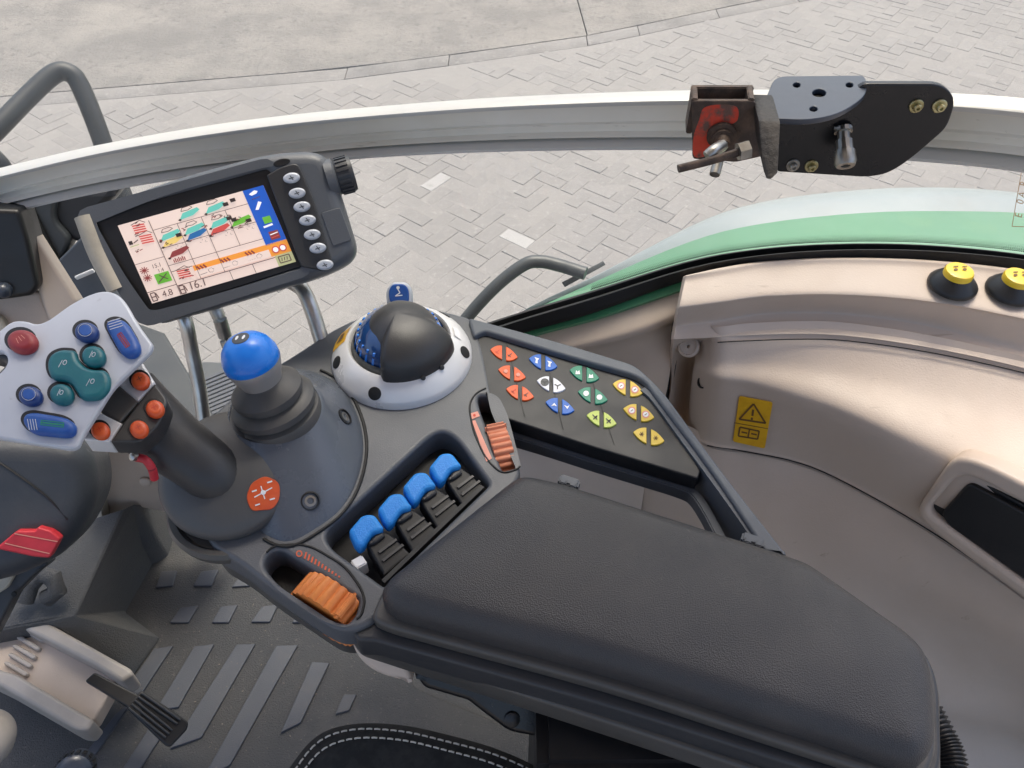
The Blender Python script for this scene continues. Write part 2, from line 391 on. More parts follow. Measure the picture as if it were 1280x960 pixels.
# ------------------------------------------------------------------ outdoors: pavement, concrete, ground
ground = link('ground', (lambda bm: (bmesh.ops.create_grid(bm, x_segments=2, y_segments=2, size=150), bm)[1])(bmesh.new()) and bpy.data.meshes.new('ground'), M['conc'])
bm = bmesh.new(); bmesh.ops.create_grid(bm, x_segments=2, y_segments=2, size=150)
bmesh.ops.translate(bm, verts=bm.verts, vec=(0, 60, -.09)); bm.to_mesh(ground.data); bm.free(); tag(ground, kind='structure')
line_px = [(-500, 190), (-60, 140), (430, 99), (560, 82), (735, 57), (800, 44), (900, 22), (1000, 2), (1150, -28), (1500, -95)]
line_w = [pz(x, y, 0) for x, y in line_px]
def edge_y(x):
    for a, b in zip(line_w, line_w[1:]):
        if a.x <= x <= b.x: return a.y + (b.y - a.y) * (x - a.x) / (b.x - a.x)
    return line_w[0].y if x < line_w[0].x else line_w[-1].y
def slab(name, pts, z0, z1, m, parent=None):
    n = len(pts); vs = [V((p[0], p[1], z1)) for p in pts] + [V((p[0], p[1], z0)) for p in pts]
    return solid(name, vs, [list(range(n)), list(range(2 * n - 1, n - 1, -1))] + [(i, (i + 1) % n, n + (i + 1) % n, n + i) for i in range(n)], m, parent, .006)
pave = slab('pavement', [(-14, -8)] + [(14, -8)] + [(14, line_w[-1].y)] + [(p.x, p.y) for p in line_w[::-1]] + [(-14, line_w[0].y)], -.08, -.0018, M['sand'])
tag(pave, kind='structure')
# concrete strip and slabs beyond the paving
GW = .2
gut = thing('gutter_strip', 'grey concrete gutter strip between the paving and the sandy slabs', 'gutter', (0, 0, 0), kind='structure')
for a, b in zip(line_w, line_w[1:]):
    L_ = (b - a).length; k = max(1, round(L_ / 3.2))
    for i in range(k):
        p, q = a.lerp(b, i / k), a.lerp(b, (i + 1) / k); g = (q - p).normalized() * .0022
        slab('concrete_block', [(p.x + g.x, p.y + g.y + .01), (q.x - g.x, q.y - g.y + .01), (q.x - g.x, q.y + GW - g.y), (p.x + g.x, p.y + GW + g.y)], -.07, -.004 + random.uniform(-.003, .003), M['gutter'], gut)
road = thing('concrete_slabs', 'sandy concrete slabs beyond the gutter strip', 'concrete', (0, 0, 0), kind='structure')
jx = pz(735, 50, 0).x; cuts = [-16, jx - 6.2, jx, jx + 5.5, 16]
for a, b in zip(cuts, cuts[1:]):
    n = 8; xs = [a + .004 + (b - a - .008) * i / n for i in range(n + 1)]
    lean = -.35
    slab('concrete_slab', [(x, edge_y(x) + GW - .004) for x in xs] + [(b + lean, 13), (a + lean + .008, 13)], -.08, random.uniform(0, .006), M['conc'], road)
# herringbone pavers
PW, ANG = .105, R(52); ca, sa = cos(ANG), sin(ANG)
def vis(x, y):
    px, py, d = proj(V((x, y, 0)))
    return px, py, d
cand = []
for i in range(-110, 150):
    for j in range(-150, 150):
        k = (i - j) % 4
        if k == 0: c = ((i + 1) * PW, (j + .5) * PW); vert = 0
        elif k == 2: c = ((i + .5) * PW, j * PW); vert = 1
        else: continue
        x, y = c[0] * ca - c[1] * sa, c[0] * sa + c[1] * ca
        y += 5
        if y < 1.2 or y > edge_y(x) - .1 or abs(x) > 9: continue
        px, py, d = vis(x, y)
        if -160 < px < 1440 and -60 < py < 640:
            near = (430 < px < 870 and 185 < py < 400 and py < 400 - max(0, px - 590) * .42) or (190 < px < 430 and 395 < py < 470)
            cand.append((0 if near else 1, d, x, y, ANG + (pi / 2 if vert else 0)))
cand.sort()
def pavermesh(lx, ly):
    bm = bmesh.new(); h = .004
    T = [bm.verts.new((sx * (lx - h), sy * (ly - h), 0)) for sx, sy in ((-1, -1), (1, -1), (1, 1), (-1, 1))]
    Mv = [bm.verts.new((sx * lx, sy * ly, -.005)) for sx, sy in ((-1, -1), (1, -1), (1, 1), (-1, 1))]
    B = [bm.verts.new((sx * lx, sy * ly, -.06)) for sx, sy in ((-1, -1), (1, -1), (1, 1), (-1, 1))]
    bm.faces.new(T)
    for a, b in ((T, Mv), (Mv, B)):
        for q in range(4): bm.faces.new((a[q], b[q], b[(q + 1) % 4], a[(q + 1) % 4]))
    bmesh.ops.recalc_face_normals(bm, faces=bm.faces)
    me = bpy.data.meshes.new('paver'); bm.to_mesh(me); bm.free(); me.materials.append(M['paver']); return me
pm = pavermesh(PW - .0028, PW / 2 - .0028); pmw = pm.copy(); pmw.materials.clear(); pmw.materials.append(M['wpaver'])
wt = [pz(545, 224, 0), pz(652, 297, 0)]
whites = set()
for t in wt:
    whites.add(min(range(300), key=lambda q: (cand[q][2] - t.x) ** 2 + (cand[q][3] - t.y) ** 2))
for q, (nr, d, x, y, a) in enumerate(cand[:300]):
    o = bpy.data.objects.new('paver', pmw if q in whites else pm); COL.objects.link(o); o.parent = pave
    o.location = (x, y, random.uniform(-.003, .003)); o.rotation_euler = (random.uniform(-.02, .02), random.uniform(-.02, .02), a + random.uniform(-.012, .012))
vs, fs, tones = [], [], []
for nr, d, x, y, a in cand[300:]:
    c, s = cos(a), sin(a); z = random.uniform(-.003, .003); b = len(vs); lx, ly, h = PW - .0028, PW / 2 - .0028, .004
    for e, zz in ((h, z), (0, z - .005), (0, -.06)):
        for sx, sy in ((-1, -1), (1, -1), (1, 1), (-1, 1)):
            u, v_ = sx * (lx - e), sy * (ly - e); vs.append((x + u * c - v_ * s, y + u * s + v_ * c, zz))
    fs.append((b, b + 1, b + 2, b + 3))
    for r_ in (0, 4):
        for k in range(4): fs.append((b + r_ + k, b + r_ + 4 + k, b + r_ + 4 + (k + 1) % 4, b + r_ + (k + 1) % 4))
    tones += [random.random()] * 9
me = bpy.data.meshes.new('pavers'); me.from_pydata(vs, [], fs); me.attributes.new('tone', 'FLOAT', 'FACE').data.foreach_set('value', tones)
tag(link('pavers', me, M['pavers'], pave, None), kind='stuff')

# ------------------------------------------------------------------ cab roof, unseen: slab added to shade the cab, shortened for more sky
roof = tag(thing('roof', None, None, (.1, 0, 3.3)), kind='structure')
rf = Plane((0, 0, 3.40), (0, 0, 1))
link('headliner', platemesh(rnd([(-.95, -.9), (.72, -.9), (.72, .93), (-.95, .93)], .18, 6), [], rf, .09, .03), M['beige2'], roof)
# ------------------------------------------------------------------ outside the cab: fender, handles, step
def gtop(px, py, z): return pz(px, py, z)
fend = thing('wheel_fender', 'green rear wheel fender with paler outer band outside the side window', 'fender', pz(1000, 300, 2.0))
cols = [(560, 470, 1.60), (640, 405, 1.72), (740, 362, 1.84), (860, 318, 1.93), (950, 297, 1.975), (1080, 283, 2.0), (1200, 282, 2.01), (1300, 288, 2.01), (1420, 305, 2.0)]
inner = [pz(x, y + 75, z + .02) for x, y, z in cols]
midl = [pz(x, y + 18, z + .01) for x, y, z in cols]
bound = [pz(x, y - dy, z) for (x, y, z), dy in zip(cols, (1, 2, 8, 15, 17, 17, 18, 20, 20))]
pal = [pz(x, y - dy, z - dz) for (x, y, z), dy, dz in zip(cols, (3, 4, 12, 34, 44, 46, 47, 44, 44), (.004, .006, .012, .024, .03, .03, .03, .03, .03))]
low = [p + V((0, .05, -.5)) for p in pal]
loft('fender_panel', [inner, midl, bound], M['green'], fend, (0, .004, -.02), (4, 4))
edge2 = [p + V((0, .006, -.006)) for p in bound]
loft('fender_band', [edge2, [a.lerp(b, .5) + V((0, 0, .012)) for a, b in zip(edge2, pal)], pal], M['fpale'], fend, (0, .004, -.02), (4, 3))
loft('fender_skirt', [[p + V((0, .002, -.024)) for p in pal], low], M['fpale'], fend, (0, -.02, 0), (4, 2))

gh = thing('grab_handle', 'dark bent tube grab handle bolted to the green fender', 'grab handle', pd(650, 340, 1.45))
hp = [pd(560, 430, 1.42), pd(588, 392, 1.40), pd(622, 356, 1.38), pd(655, 331, 1.37), pd(675, 327, 1.37), pd(700, 332, 1.37), pd(732, 342, 1.36)]
tube('tube', hp, .0115, M['tube'], gh)
solid('mounting_plate', [pd(702, 353, 1.38), pd(754, 326, 1.38), pd(757, 331, 1.38), pd(706, 359, 1.38)] + [pd(702, 353, 1.42), pd(754, 326, 1.42), pd(757, 331, 1.42), pd(706, 359, 1.42)],
      [(0, 1, 2, 3), (7, 6, 5, 4), (0, 4, 5, 1), (1, 5, 6, 2), (2, 6, 7, 3), (3, 7, 4, 0)], M['tube'], gh, .001)

mf = thing('mirror_frame', 'dark bent tube frame outside at the top left corner', 'tube frame', pd(80, 100, 1.7))
tube('tube', [pd(-60, 215, 1.62), pd(-10, 167, 1.66), pd(38, 118, 1.70), pd(68, 92, 1.72), pd(86, 91, 1.73), pd(99, 105, 1.74), pd(118, 150, 1.76), pd(138, 205, 1.79), pd(158, 255, 1.82), pd(190, 340, 1.88)], .0205, M['mirror'], mf)
tube('lower_tube', [pd(-40, 170, 1.72), pd(-6, 196, 1.72), pd(12, 222, 1.74), pd(40, 290, 1.78)], .0165, M['mirror'], mf)

st = thing('step_grating', 'grey ribbed step plate outside behind the blue ball lever', 'step', pz(250, 490, 1.45))
sp = flat(1.45)
plate('step_plate', rnd([(196, 500), (250, 452), (345, 455), (360, 520), (262, 560), (190, 560)], 8), sp, .03, M['tube'], st)
for i in range(14):
    y = 458 + i * 6.4; p, q = sp.hit(322 - i * 3, y - 8), sp.hit(196 - i * 3, y + 44)
    bm = bmesh.new(); t = (q - p); n = V((-t.y, t.x, 0)).normalized()
    boxbm(bm, (p + q) / 2 + V((0, 0, .004)), t / 2, n * .0042, V((0, 0, .005))); bmobj('rib', bm, M['tread'], st)

sill = thing('door_sill', 'dark grey sill bar running down behind the joystick', 'sill', pz(220, 470, 1.7))
pl = flat(1.72)
plate('sill_bar', [(150, 395), (205, 415), (268, 520), (285, 560), (240, 560), (180, 470), (140, 420)], pl, .05, M['mirror'], sill, bev=.006)

# ------------------------------------------------------------------ side window: rubber seal, pane, etched mark
win = thing('side_window', 'large clear side window pane in a black rubber seal', 'window', pz(1000, 320, 2.24))
seal_t = [(520, 455), (575, 425), (640, 402), (740, 372), (860, 335), (950, 319), (1050, 312), (1160, 313), (1280, 324), (1400, 345)]
seal_b = [(520, 480), (575, 448), (640, 421), (740, 392), (860, 350), (950, 332), (1050, 326), (1160, 329), (1280, 342), (1400, 366)]
def seal_z(x): return 2.06 + .17 * max(0, min(1, (x - 520) / 420)) ** .7
T = [pz(x, y, seal_z(x) + .018) for (x, y) in seal_t]
B = [pz(x, y, seal_z(x)) for (x, y) in seal_b]
loft('seal', [[p + V((0, .05, -.05)) for p in T], T, [a.lerp(b, .5) + V((0, -.004, .004)) for a, b in zip(T, B)], B, [p + V((0, .03, -.012)) for p in B]], M['seal'], win, (0, .02, -.006), (4, 3))
gm = bpy.data.materials.new('window glass'); gm.use_nodes = True
nt = gm.node_tree; nt.nodes.remove(nt.nodes['Principled BSDF'])
tr = nt.nodes.new('ShaderNodeBsdfTransparent'); tr.inputs[0].default_value = (.965, .985, .97, 1)
gl = nt.nodes.new('ShaderNodeBsdfGlossy'); gl.inputs['Roughness'].default_value = .02
lw = nt.nodes.new('ShaderNodeLayerWeight'); pw = nt.nodes.new('ShaderNodeMath'); pw.operation = 'POWER'; pw.inputs[1].default_value = 4
nt.links.new(lw.outputs['Facing'], pw.inputs[0]); fr = nt.nodes.new('ShaderNodeMath'); fr.operation = 'MULTIPLY_ADD'; fr.inputs[1].default_value = .5; fr.inputs[2].default_value = .012
nt.links.new(pw.outputs[0], fr.inputs[0])
mx = nt.nodes.new('ShaderNodeMixShader')
nt.links.new(fr.outputs[0], mx.inputs[0]); nt.links.new(tr.outputs[0], mx.inputs[1]); nt.links.new(gl.outputs[0], mx.inputs[2])
df = nt.nodes.new('ShaderNodeBsdfDiffuse'); df.inputs[0].default_value = (.8, .78, .74, 1)
tc = nt.nodes.new('ShaderNodeTexCoord'); nz = nt.nodes.new('ShaderNodeTexNoise'); nz.inputs['Scale'].default_value = 5; nz.inputs['Detail'].default_value = 8
nt.links.new(tc.outputs['Object'], nz.inputs['Vector'])
dm = nt.nodes.new('ShaderNodeMapRange'); nt.links.new(nz.outputs[0], dm.inputs[0])
for i, q in enumerate((.3, .75, .02, .11)): dm.inputs[i + 1].default_value = q
m2 = nt.nodes.new('ShaderNodeMixShader'); nt.links.new(dm.outputs[0], m2.inputs[0]); nt.links.new(mx.outputs[0], m2.inputs[1]); nt.links.new(df.outputs[0], m2.inputs[2])
nt.links.new(m2.outputs[0], nt.nodes['Material Output'].inputs[0])
gb = [pY(-220, 640, .99), pY(60, 580, .97), pY(230, 545, .94), pY(420, 500, .90)] + [p + V((0, .018, -.004)) for p in T[2:]]
gt = [V((p.x * 1.02, p.y + .12, 3.25)) for p in gb]
loft('pane', [gb, [a.lerp(b, .5) + V((0, .03, 0)) for a, b in zip(gb, gt)], gt], gm, win, (0, .004, 0), (3, 3))
# dotted frit at the foot of the pane and the etched maker's block at the right
fr_ = bmesh.new(); Ts = spl(T[3:], 60); fp_ = []; acc = 0; nxt = 0
for p0, p1 in zip(Ts, Ts[1:]):
    L_ = (p1 - p0).length
    while nxt < acc + L_: fp_.append(p0.lerp(p1, (nxt - acc) / L_)); nxt += .0021
    acc += L_
for i, p in enumerate(fp_):
    for r in range(6):
        o = p + V((.00105 * (r % 2), .014, .0018 + r * .0019)); s = .00098 - r * .00013
        fr_.faces.new([fr_.verts.new(o + V((cos(q) * s, 0, sin(q) * s))) for q in (0, 1.05, 2.1, 3.14, 4.19, 5.24)])
tag(bmobj('frit_dots', fr_, M['seal'], win, None), kind='stuff')
P = Print(); ep = Plane(pd(1270, 250, .93), -FW + V((0, 0, .5)))
P.line((1277, 214), (1265, 283), ep, .9, M['inkbr']); P.line((1265, 283), (1300, 284), ep, .9, M['inkbr'])
xx = (ep.hit(1279, 214) - ep.hit(1267, 283)).normalized(); yy = -(ep.n.cross(xx)).normalized()
yy = -yy if yy.x > 0 else yy
for t, q in (('E', (1277, 273)), ('0', (1279, 256)), ('A', (1281, 248)), ('R', (1283, 234))):
    P.text(t, ep.hit(*q), xx, yy, .012, M['inkbr'])
P.build('etched_mark', win)

# ------------------------------------------------------------------ beige side panel
def zrow(zs, pts): return [pz(x, y, z) for (x, y), z in zip(pts, zs if isinstance(zs, (list, tuple)) else [zs] * len(pts))]
side = thing('side_panel', 'worn beige moulded side panel right of the armrest', 'trim panel', pz(1000, 600, 2.0))
Xc = [0, 1, 2, 3, 4, 5, 6]
rowsA = [
    zrow(2.2, [(858, 352), (905, 338), (960, 330), (1050, 326), (1160, 329), (1280, 342), (1400, 364)]),
    zrow(2.240, [(858, 344), (905, 334), (960, 326), (1050, 322), (1160, 325), (1280, 338), (1400, 360)]),
    zrow(2.238, [(856, 352), (905, 345), (960, 336), (1050, 332), (1160, 336), (1280, 350), (1400, 373)]),
    zrow(2.230, [(850, 380), (900, 374), (960, 366), (1050, 364), (1160, 372), (1280, 393), (1400, 420)]),
    zrow(2.222, [(848, 388), (900, 381), (960, 373), (1050, 371), (1160, 380), (1280, 403), (1400, 432)]),
    zrow(2.192, [(845, 405), (897, 398), (960, 389), (1050, 389), (1160, 403), (1280, 434), (1400, 468)]),
    zrow(2.186, [(844, 412), (893, 406), (960, 397), (1050, 398), (1160, 413), (1280, 446), (1400, 482)]),
    zrow(2.180, [(842, 424), (888, 422), (960, 418), (1050, 419), (1160, 434), (1280, 460), (1400, 495)]),
]
loft('upper_ledge', rowsA, M['beige'], side, (0, .012, -.012), (5, 5), 60)
rowsB = [
    zrow(2.174, [(897, 427), (935, 425), (1000, 423), (1060, 425), (1160, 439), (1280, 465), (1400, 499)]),
    zrow(2.170, [(897, 431), (935, 430), (1000, 429), (1060, 431), (1160, 445), (1280, 471), (1400, 506)]),
    zrow(2.150, [(896, 452), (935, 453), (1000, 458), (1060, 468), (1160, 493), (1280, 530), (1400, 570)]),
    zrow(2.138, [(894, 470), (935, 474), (1000, 487), (1060, 506), (1160, 545), (1280, 597), (1400, 650)]),
    zrow(2.122, [(892, 482), (935, 488), (1000, 505), (1060, 526), (1160, 572), (1280, 632), (1400, 695)]),
    zrow(2.080, [(889, 514), (935, 522), (1000, 537), (1060, 560), (1160, 613), (1280, 685), (1400, 765)]),
    zrow(2.035, [(886, 548), (935, 557), (1000, 571), (1060, 596), (1160, 652), (1280, 733), (1400, 830)]),
    zrow(2.028, [(885, 556), (935, 564), (1000, 578), (1060, 604), (1160, 661), (1280, 744), (1400, 842)]),
]
rowsB = [[p + V((0, .012, .002)) for p in zrow(2.186, [(896, 418), (935, 414), (1000, 411), (1060, 413), (1160, 428), (1280, 455), (1400, 490)])]] + rowsB[0:]
rowsB = [[r[0].lerp(r[1], -.28) + V((-.004, .03, -.012))] + r for r in rowsB]
shell = loft('centre_shell', rowsB, M['beige'], side, (0, .012, -.012), (5, 5), 60)
rowsC = [
    [p + V((0, .012, -.002)) for p in zrow(2.034, [(800, 510), (885, 549), (935, 557), (1000, 571), (1060, 597), (1160, 653), (1280, 736), (1400, 833)])],
    zrow(2.022, [(800, 520), (885, 559), (935, 567), (1000, 582), (1060, 608), (1160, 665), (1280, 748), (1400, 846)]),
    zrow(2.018, [(800, 526), (885, 564), (935, 572), (1000, 588), (1060, 614), (1160, 672), (1280, 756), (1400, 855)]),
    zrow(1.965, [(803, 582), (885, 622), (935, 632), (1000, 652), (1060, 680), (1160, 737), (1280, 815), (1400, 905)]),
    zrow(1.88, [(803, 660), (885, 705), (935, 720), (1000, 740), (1060, 765), (1160, 810), (1280, 868), (1400, 950)]),
    zrow(1.80, [(803, 740), (885, 785), (935, 800), (1000, 822), (1060, 845), (1160, 880), (1280, 912), (1400, 990)]),
    zrow(1.72, [(803, 800), (885, 840), (935, 855), (1000, 880), (1060, 895), (1160, 915), (1280, 935), (1400, 1010)]),
    zrow(1.66, [(803, 870), (885, 915), (935, 930), (1000, 955), (1060, 965), (1160, 985), (1280, 1005), (1400, 1080)]),
]
loft('lower_shell', rowsC, M['beige'], side, (0, .012, -.012), (5, 5), 60)
tube('seam_line', [p + (C0 - p).normalized() * .001 for p in spl(zrow(2.027, [(884, 557), (935, 565), (1000, 579), (1060, 605), (1160, 662), (1280, 745), (1400, 843)]), 4)], .0009, M['seal'], side, 6, 1)
tube('seam_line', [p + (C0 - p).normalized() * .001 for p in spl(zrow(2.176, [(897, 428), (935, 426), (1000, 424), (1060, 426), (1160, 440), (1280, 466), (1400, 500)]), 4)], .0008, M['seal'], side, 6, 1)
# return face between the front seam and the centre shell
rowsR = [zrow(2.176, [(843, 414), (870, 416), (893, 420)]), [pz(840, 450, 2.12), pz(866, 452, 2.085), pz(890, 450, 2.125)], [pz(838, 490, 2.07), pz(856, 496, 2.025), pz(886, 490, 2.09)], [pz(825, 545, 2.0), pz(850, 552, 1.97), pz(882, 540, 2.03)]]
loft('corner_return', rowsR, M['beige'], side, (0, .012, -.012), (5, 5), 60)
for q, rr in ((pz(862, 434, 2.142) , .0135), ):
    n = (C0 - q).normalized(); n = (n + V((-.3, 0, .2))).normalized()
    lathe('screw_cap', [(rr, -.004), (rr, .003), (rr * .8, .005), (rr * .75, .003), (.0022, .003), (.0018, -.002)], q + n * .004, n, M['beige2'], side)
q = pz(880, 478, 2.1); n = (C0 - q).normalized()
lathe('socket', [(.008, 0), (.008, .004), (.006, .005), (.0055, .001)], q + n * .01, (n + V((-.8, 0, 0))).normalized(), M['black'], side, 20)
# latch recess
tree = bvh(shell)
def plane3(a, b, c):
    A, B_, C_ = surf(tree, *a), surf(tree, *b), surf(tree, *c); n = (B_ - A).cross(C_ - A)
    return Plane((A + B_ + C_) / 3, n if n.dot(C0 - A) > 0 else -n)
lp = plane3((1165, 628), (1270, 725), (1225, 600)).up(.006)
out = rnd([(1142, 642, 16), (1191, 570, 24), (1228, 578, 24), (1440, 684), (1440, 870), (1300, 764), (1168, 668, 20)], 12)
inn = rnd([(1158, 639, 12), (1196, 595, 18), (1218, 597, 18), (1415, 705), (1415, 842), (1300, 745), (1178, 656, 16)], 12)
plate('recess_rim', out, lp.up(.007), .03, M['beige'], side, [inn], .006, 5)
plate('recess_floor', inn, lp.up(-.006), .01, M['black'], side)
plate('latch_flap', rnd([(1175, 643, 8), (1211, 603, 10), (1419, 716), (1419, 832), (1305, 742), (1186, 658, 8)], 8), lp.up(.001), .008, M['black'], side, bev=.003)
# warning sticker
sp_ = plane3((924, 497), (918, 550), (964, 505)).up(.0022)
stk = plate('warning_sticker', rnd([(924, 495), (966, 503), (956, 561), (916, 552)], 3), sp_, .0008, M['yellow'], side, bev=.0002)
P = Print(); s2 = sp_.up(.0006); ik = M['inkbr']
for a, b in (((942, 505), (924, 524)), ((924, 524), (957, 529)), ((957, 529), (942, 505))): P.line(a, b, s2, 2.2, ik)
P.line((941.5, 512), (940.5, 520), s2, 2.6, ik); P.line((940, 522), (939.8, 525), s2, 2.6, ik)
P.line((918, 528.5), (960, 536), s2, .8, ik)
for a, b in (((925, 534), (949, 539)), ((949, 539), (947, 549)), ((947, 549), (923, 545)), ((923, 545), (925, 534)), ((937, 536), (935, 547)), ((927, 540), (934, 541.5)), ((939, 542), (946, 543.5))): P.line(a, b, s2, 1.8, ik)
P.build('warning_print', stk)
# two yellow push buttons on the ledge
for cx, cy in ((1190, 352), (1263, 359)):
    q = pz(cx, cy + 5, 2.236)
    b = lathe('push_button', [(.0285, 0), (.0285, .003), (.0265, .006), (.019, .014), (.0165, .016), (.012, .016)], q, (0, 0, 1), M['black'], side)
    lathe('button_cap', [(.0165, .014), (.0168, .021), (.0155, .0235), (.012, .0245), (.004, .025), (.001, .025)], q, (0, 0, 1), M['ybtn'], b)
    P = Print(); bp = flat(q.z + .0256)
    u0, v0 = proj(V((q.x, q.y, bp.o.z)))[:2]
    for dx in (-6, 5):
        P.px(ell(u0 + dx, v0 + .5, 2.6, 1.6), bp, M['inkbr']); P.line((u0 + dx - 3, v0 - 3), (u0 + dx + 3, v0 - 3.4), bp, 1.2, M['inkbr'])
    P.build('button_print', b)

# front trim panel (left of the seam)
ftr = thing('front_trim_panel', 'narrow beige trim panel left of the seam, behind the keypad', 'trim panel', pz(740, 450, 2.1))
XR = [
    zrow([seal_z(x) - .016 for x in (560, 620, 668, 740, 800, 853)], [(560, 470), (620, 436), (668, 416), (740, 396), (800, 378), (853, 366)]),
    zrow([seal_z(x) - .010 for x in (560, 620, 668, 740, 800, 853)], [(560, 462), (620, 430), (668, 410), (740, 391), (800, 373), (854, 359)]),
    zrow([seal_z(x) - .022 for x in (560, 620, 668, 740, 800, 853)], [(560, 478), (620, 448), (668, 432), (740, 416), (800, 402), (850, 382)]),
    zrow([seal_z(x) - .034 for x in (560, 620, 668, 740, 800, 853)], [(560, 492), (620, 462), (668, 447), (740, 432), (800, 417), (846, 397)]),
    zrow([seal_z(x) - .062 for x in (560, 620, 668, 740, 800, 853)], [(560, 505), (620, 474), (668, 458), (740, 444), (800, 432), (843, 414)]),
    zrow([1.93, 1.96, 1.99, 2.03, 2.06, 2.08], [(560, 545), (620, 520), (668, 508), (740, 500), (790, 498), (834, 486)]),
    zrow([1.89, 1.90, 1.915, 1.93, 1.945, 1.96], [(545, 620), (610, 605), (655, 596), (725, 590), (775, 588), (809, 590)]),
    zrow([1.80, 1.80, 1.80, 1.82, 1.83, 1.85], [(540, 720), (600, 700), (645, 690), (715, 680), (765, 678), (798, 680)]),
    zrow(1.66, [(540, 820), (600, 800), (645, 800), (715, 800), (765, 800), (794, 800)]),
]
loft('trim_shell', XR, M['beige2'], ftr, (0, .012, -.012), (5, 5), 60)
ge = thing('body_edge', 'thin green body edge between black seal and beige trim', 'body edge', pz(760, 390, 2.1))
gt_ = zrow([seal_z(x) - .002 for x in (600, 640, 668, 740, 800, 856)], [(600, 437), (640, 419), (668, 406), (740, 386), (800, 369), (856, 351)])
gb_ = zrow([seal_z(x) - .007 for x in (600, 640, 668, 740, 800, 856)], [(600, 451), (640, 432), (668, 418), (740, 399), (800, 380), (856, 361)])
loft('edge_strip', [gt_, gb_], M['dgreen'], ge, (0, .01, -.02), (4, 2))
# seam filler behind the joint of both trims
sg = loft('seam_gap', [[pz(x - 3, y, z - .012) for x, y, z in ((857, 352, 2.2), (846, 400, 2.18), (838, 470, 2.1), (812, 580, 1.97), (798, 680, 1.85))], [pz(x + 5, y, z - .012) for x, y, z in ((857, 352, 2.2), (846, 400, 2.18), (838, 470, 2.1), (812, 580, 1.97), (798, 680, 1.85))]], M['seal'], side, (0, .01, -.01), (4, 2))
# ------------------------------------------------------------------ aluminium rail
rail = thing('mounting_rail', 'long curved aluminium rail crossing in front of the window', 'rail', pd(640, 155, .82))
top_px = [(-120, 248, .93), (0, 217, .91), (115, 190, .895), (230, 169, .88), (345, 153, .87), (460, 141.5, .855), (600, 131, .835), (740, 124.5, .82), (860, 121.5, .80), (960, 121, .785), (1080, 123, .765), (1200, 128, .735), (1290, 136, .71), (1400, 150, .68)]
bot_py = [299, 264, 237, 217, 203, 191.5, 184, 181, 181, 184, 189, 197, 207, 226]
Tp = [pd(x, y, d) for x, y, d in top_px]
Bt = [pY(x, b, t.y) for (x, y, d), b, t in zip(top_px, bot_py, Tp)]
Tp, Bt = spl(Tp, 8), spl(Bt, 8)
prof = [(-.02, -.012), (-.03, -.004), (-.02, .004), (.0, .007), (.06, .007), (.095, .006), (.11, .0), (.12, -.004), (.30, -.006), (.55, -.006), (.565, -.0025), (.585, -.0025), (.60, -.006), (.76, -.006), (.775, .0005), (.80, .003), (.83, .001), (.845, -.005), (.885, -.005), (.895, .006), (.92, .013), (.98, .013), (1.02, .003), (1.03, -.012)]
bm = bmesh.new(); rows = []
for i in range(len(Tp)):
    t = (Tp[min(i + 1, len(Tp) - 1)] - Tp[max(0, i - 1)]).normalized(); dn = Bt[i] - Tp[i]; o = dn.cross(t).normalized()
    if o.y > 0: o = -o
    rows.append([Tp[i] + dn * a + o * h for a, h in prof])
vsx = grid(bm, rows, True)
for r in (vsx[0], vsx[-1]): bm.faces.new(r)
for f in bm.faces:
    f.material_index = 0
o = bmobj('channel', bm, [M['alu'], M['aluin']], rail, 40)
for p in o.data.polygons:
    pass
n = len(prof)
for k, p in enumerate(o.data.polygons):
    if k < (len(rows) - 1) * n and 6 <= k % n <= 16: p.material_index = 1

# ------------------------------------------------------------------ bracket on the rail
br = thing('rail_bracket', 'black bolted bracket plate with red clamp fixed on the aluminium rail', 'bracket', pd(1000, 160, .66))
YB = .672
vp = Plane((0, YB, 2.5), (-.06, -1, .02))
plate('back_plate', rnd([(962, 140, 3), (1070, 112, 3), (1082, 105, 4), (1178, 105, 16), (1196, 124, 16), (1184, 160, 12), (1140, 198, 16), (1112, 217, 20), (1085, 222, 12), (972, 215, 3)], 8), vp, .007, M['bplate'], br, bev=.0015)
tp = flat(2.525)
holes = [ell(996, 106, 4.6, 3.2), ell(1062, 106, 4.6, 3.2), ell(1024, 116, 8.5, 5), ell(1017, 136, 5, 3.2)]
plate('top_plate', rnd([(947, 147, 2), (967, 99, 6), (978, 95, 5), (1081, 94, 6), (1085, 108, 10), (1080, 122, 20), (1050, 142, 25), (1012, 150, 20)], 6), tp, .005, M['bplate2'], br, holes, .0008)
plate('plate_backing', rnd([(985, 98), (1076, 97), (1076, 112), (1035, 143), (955, 144), (967, 110)], 4), tp.up(-.0052), .004, M['seal'], br)
fl = [pd(948, 151, .633), pd(976, 152, .628), pd(973, 216, .612), pd(964, 225, .612), pd(957, 224, .614), pd(953, 205, .62)]
solid('side_flange', fl + [p + V((.004, .045, 0)) for p in fl], [(0, 1, 2, 3, 4, 5), (11, 10, 9, 8, 7, 6)] + [(i, (i + 1) % 6, 6 + (i + 1) % 6, 6 + i) for i in range(6)], M['brust'], br, .0015)
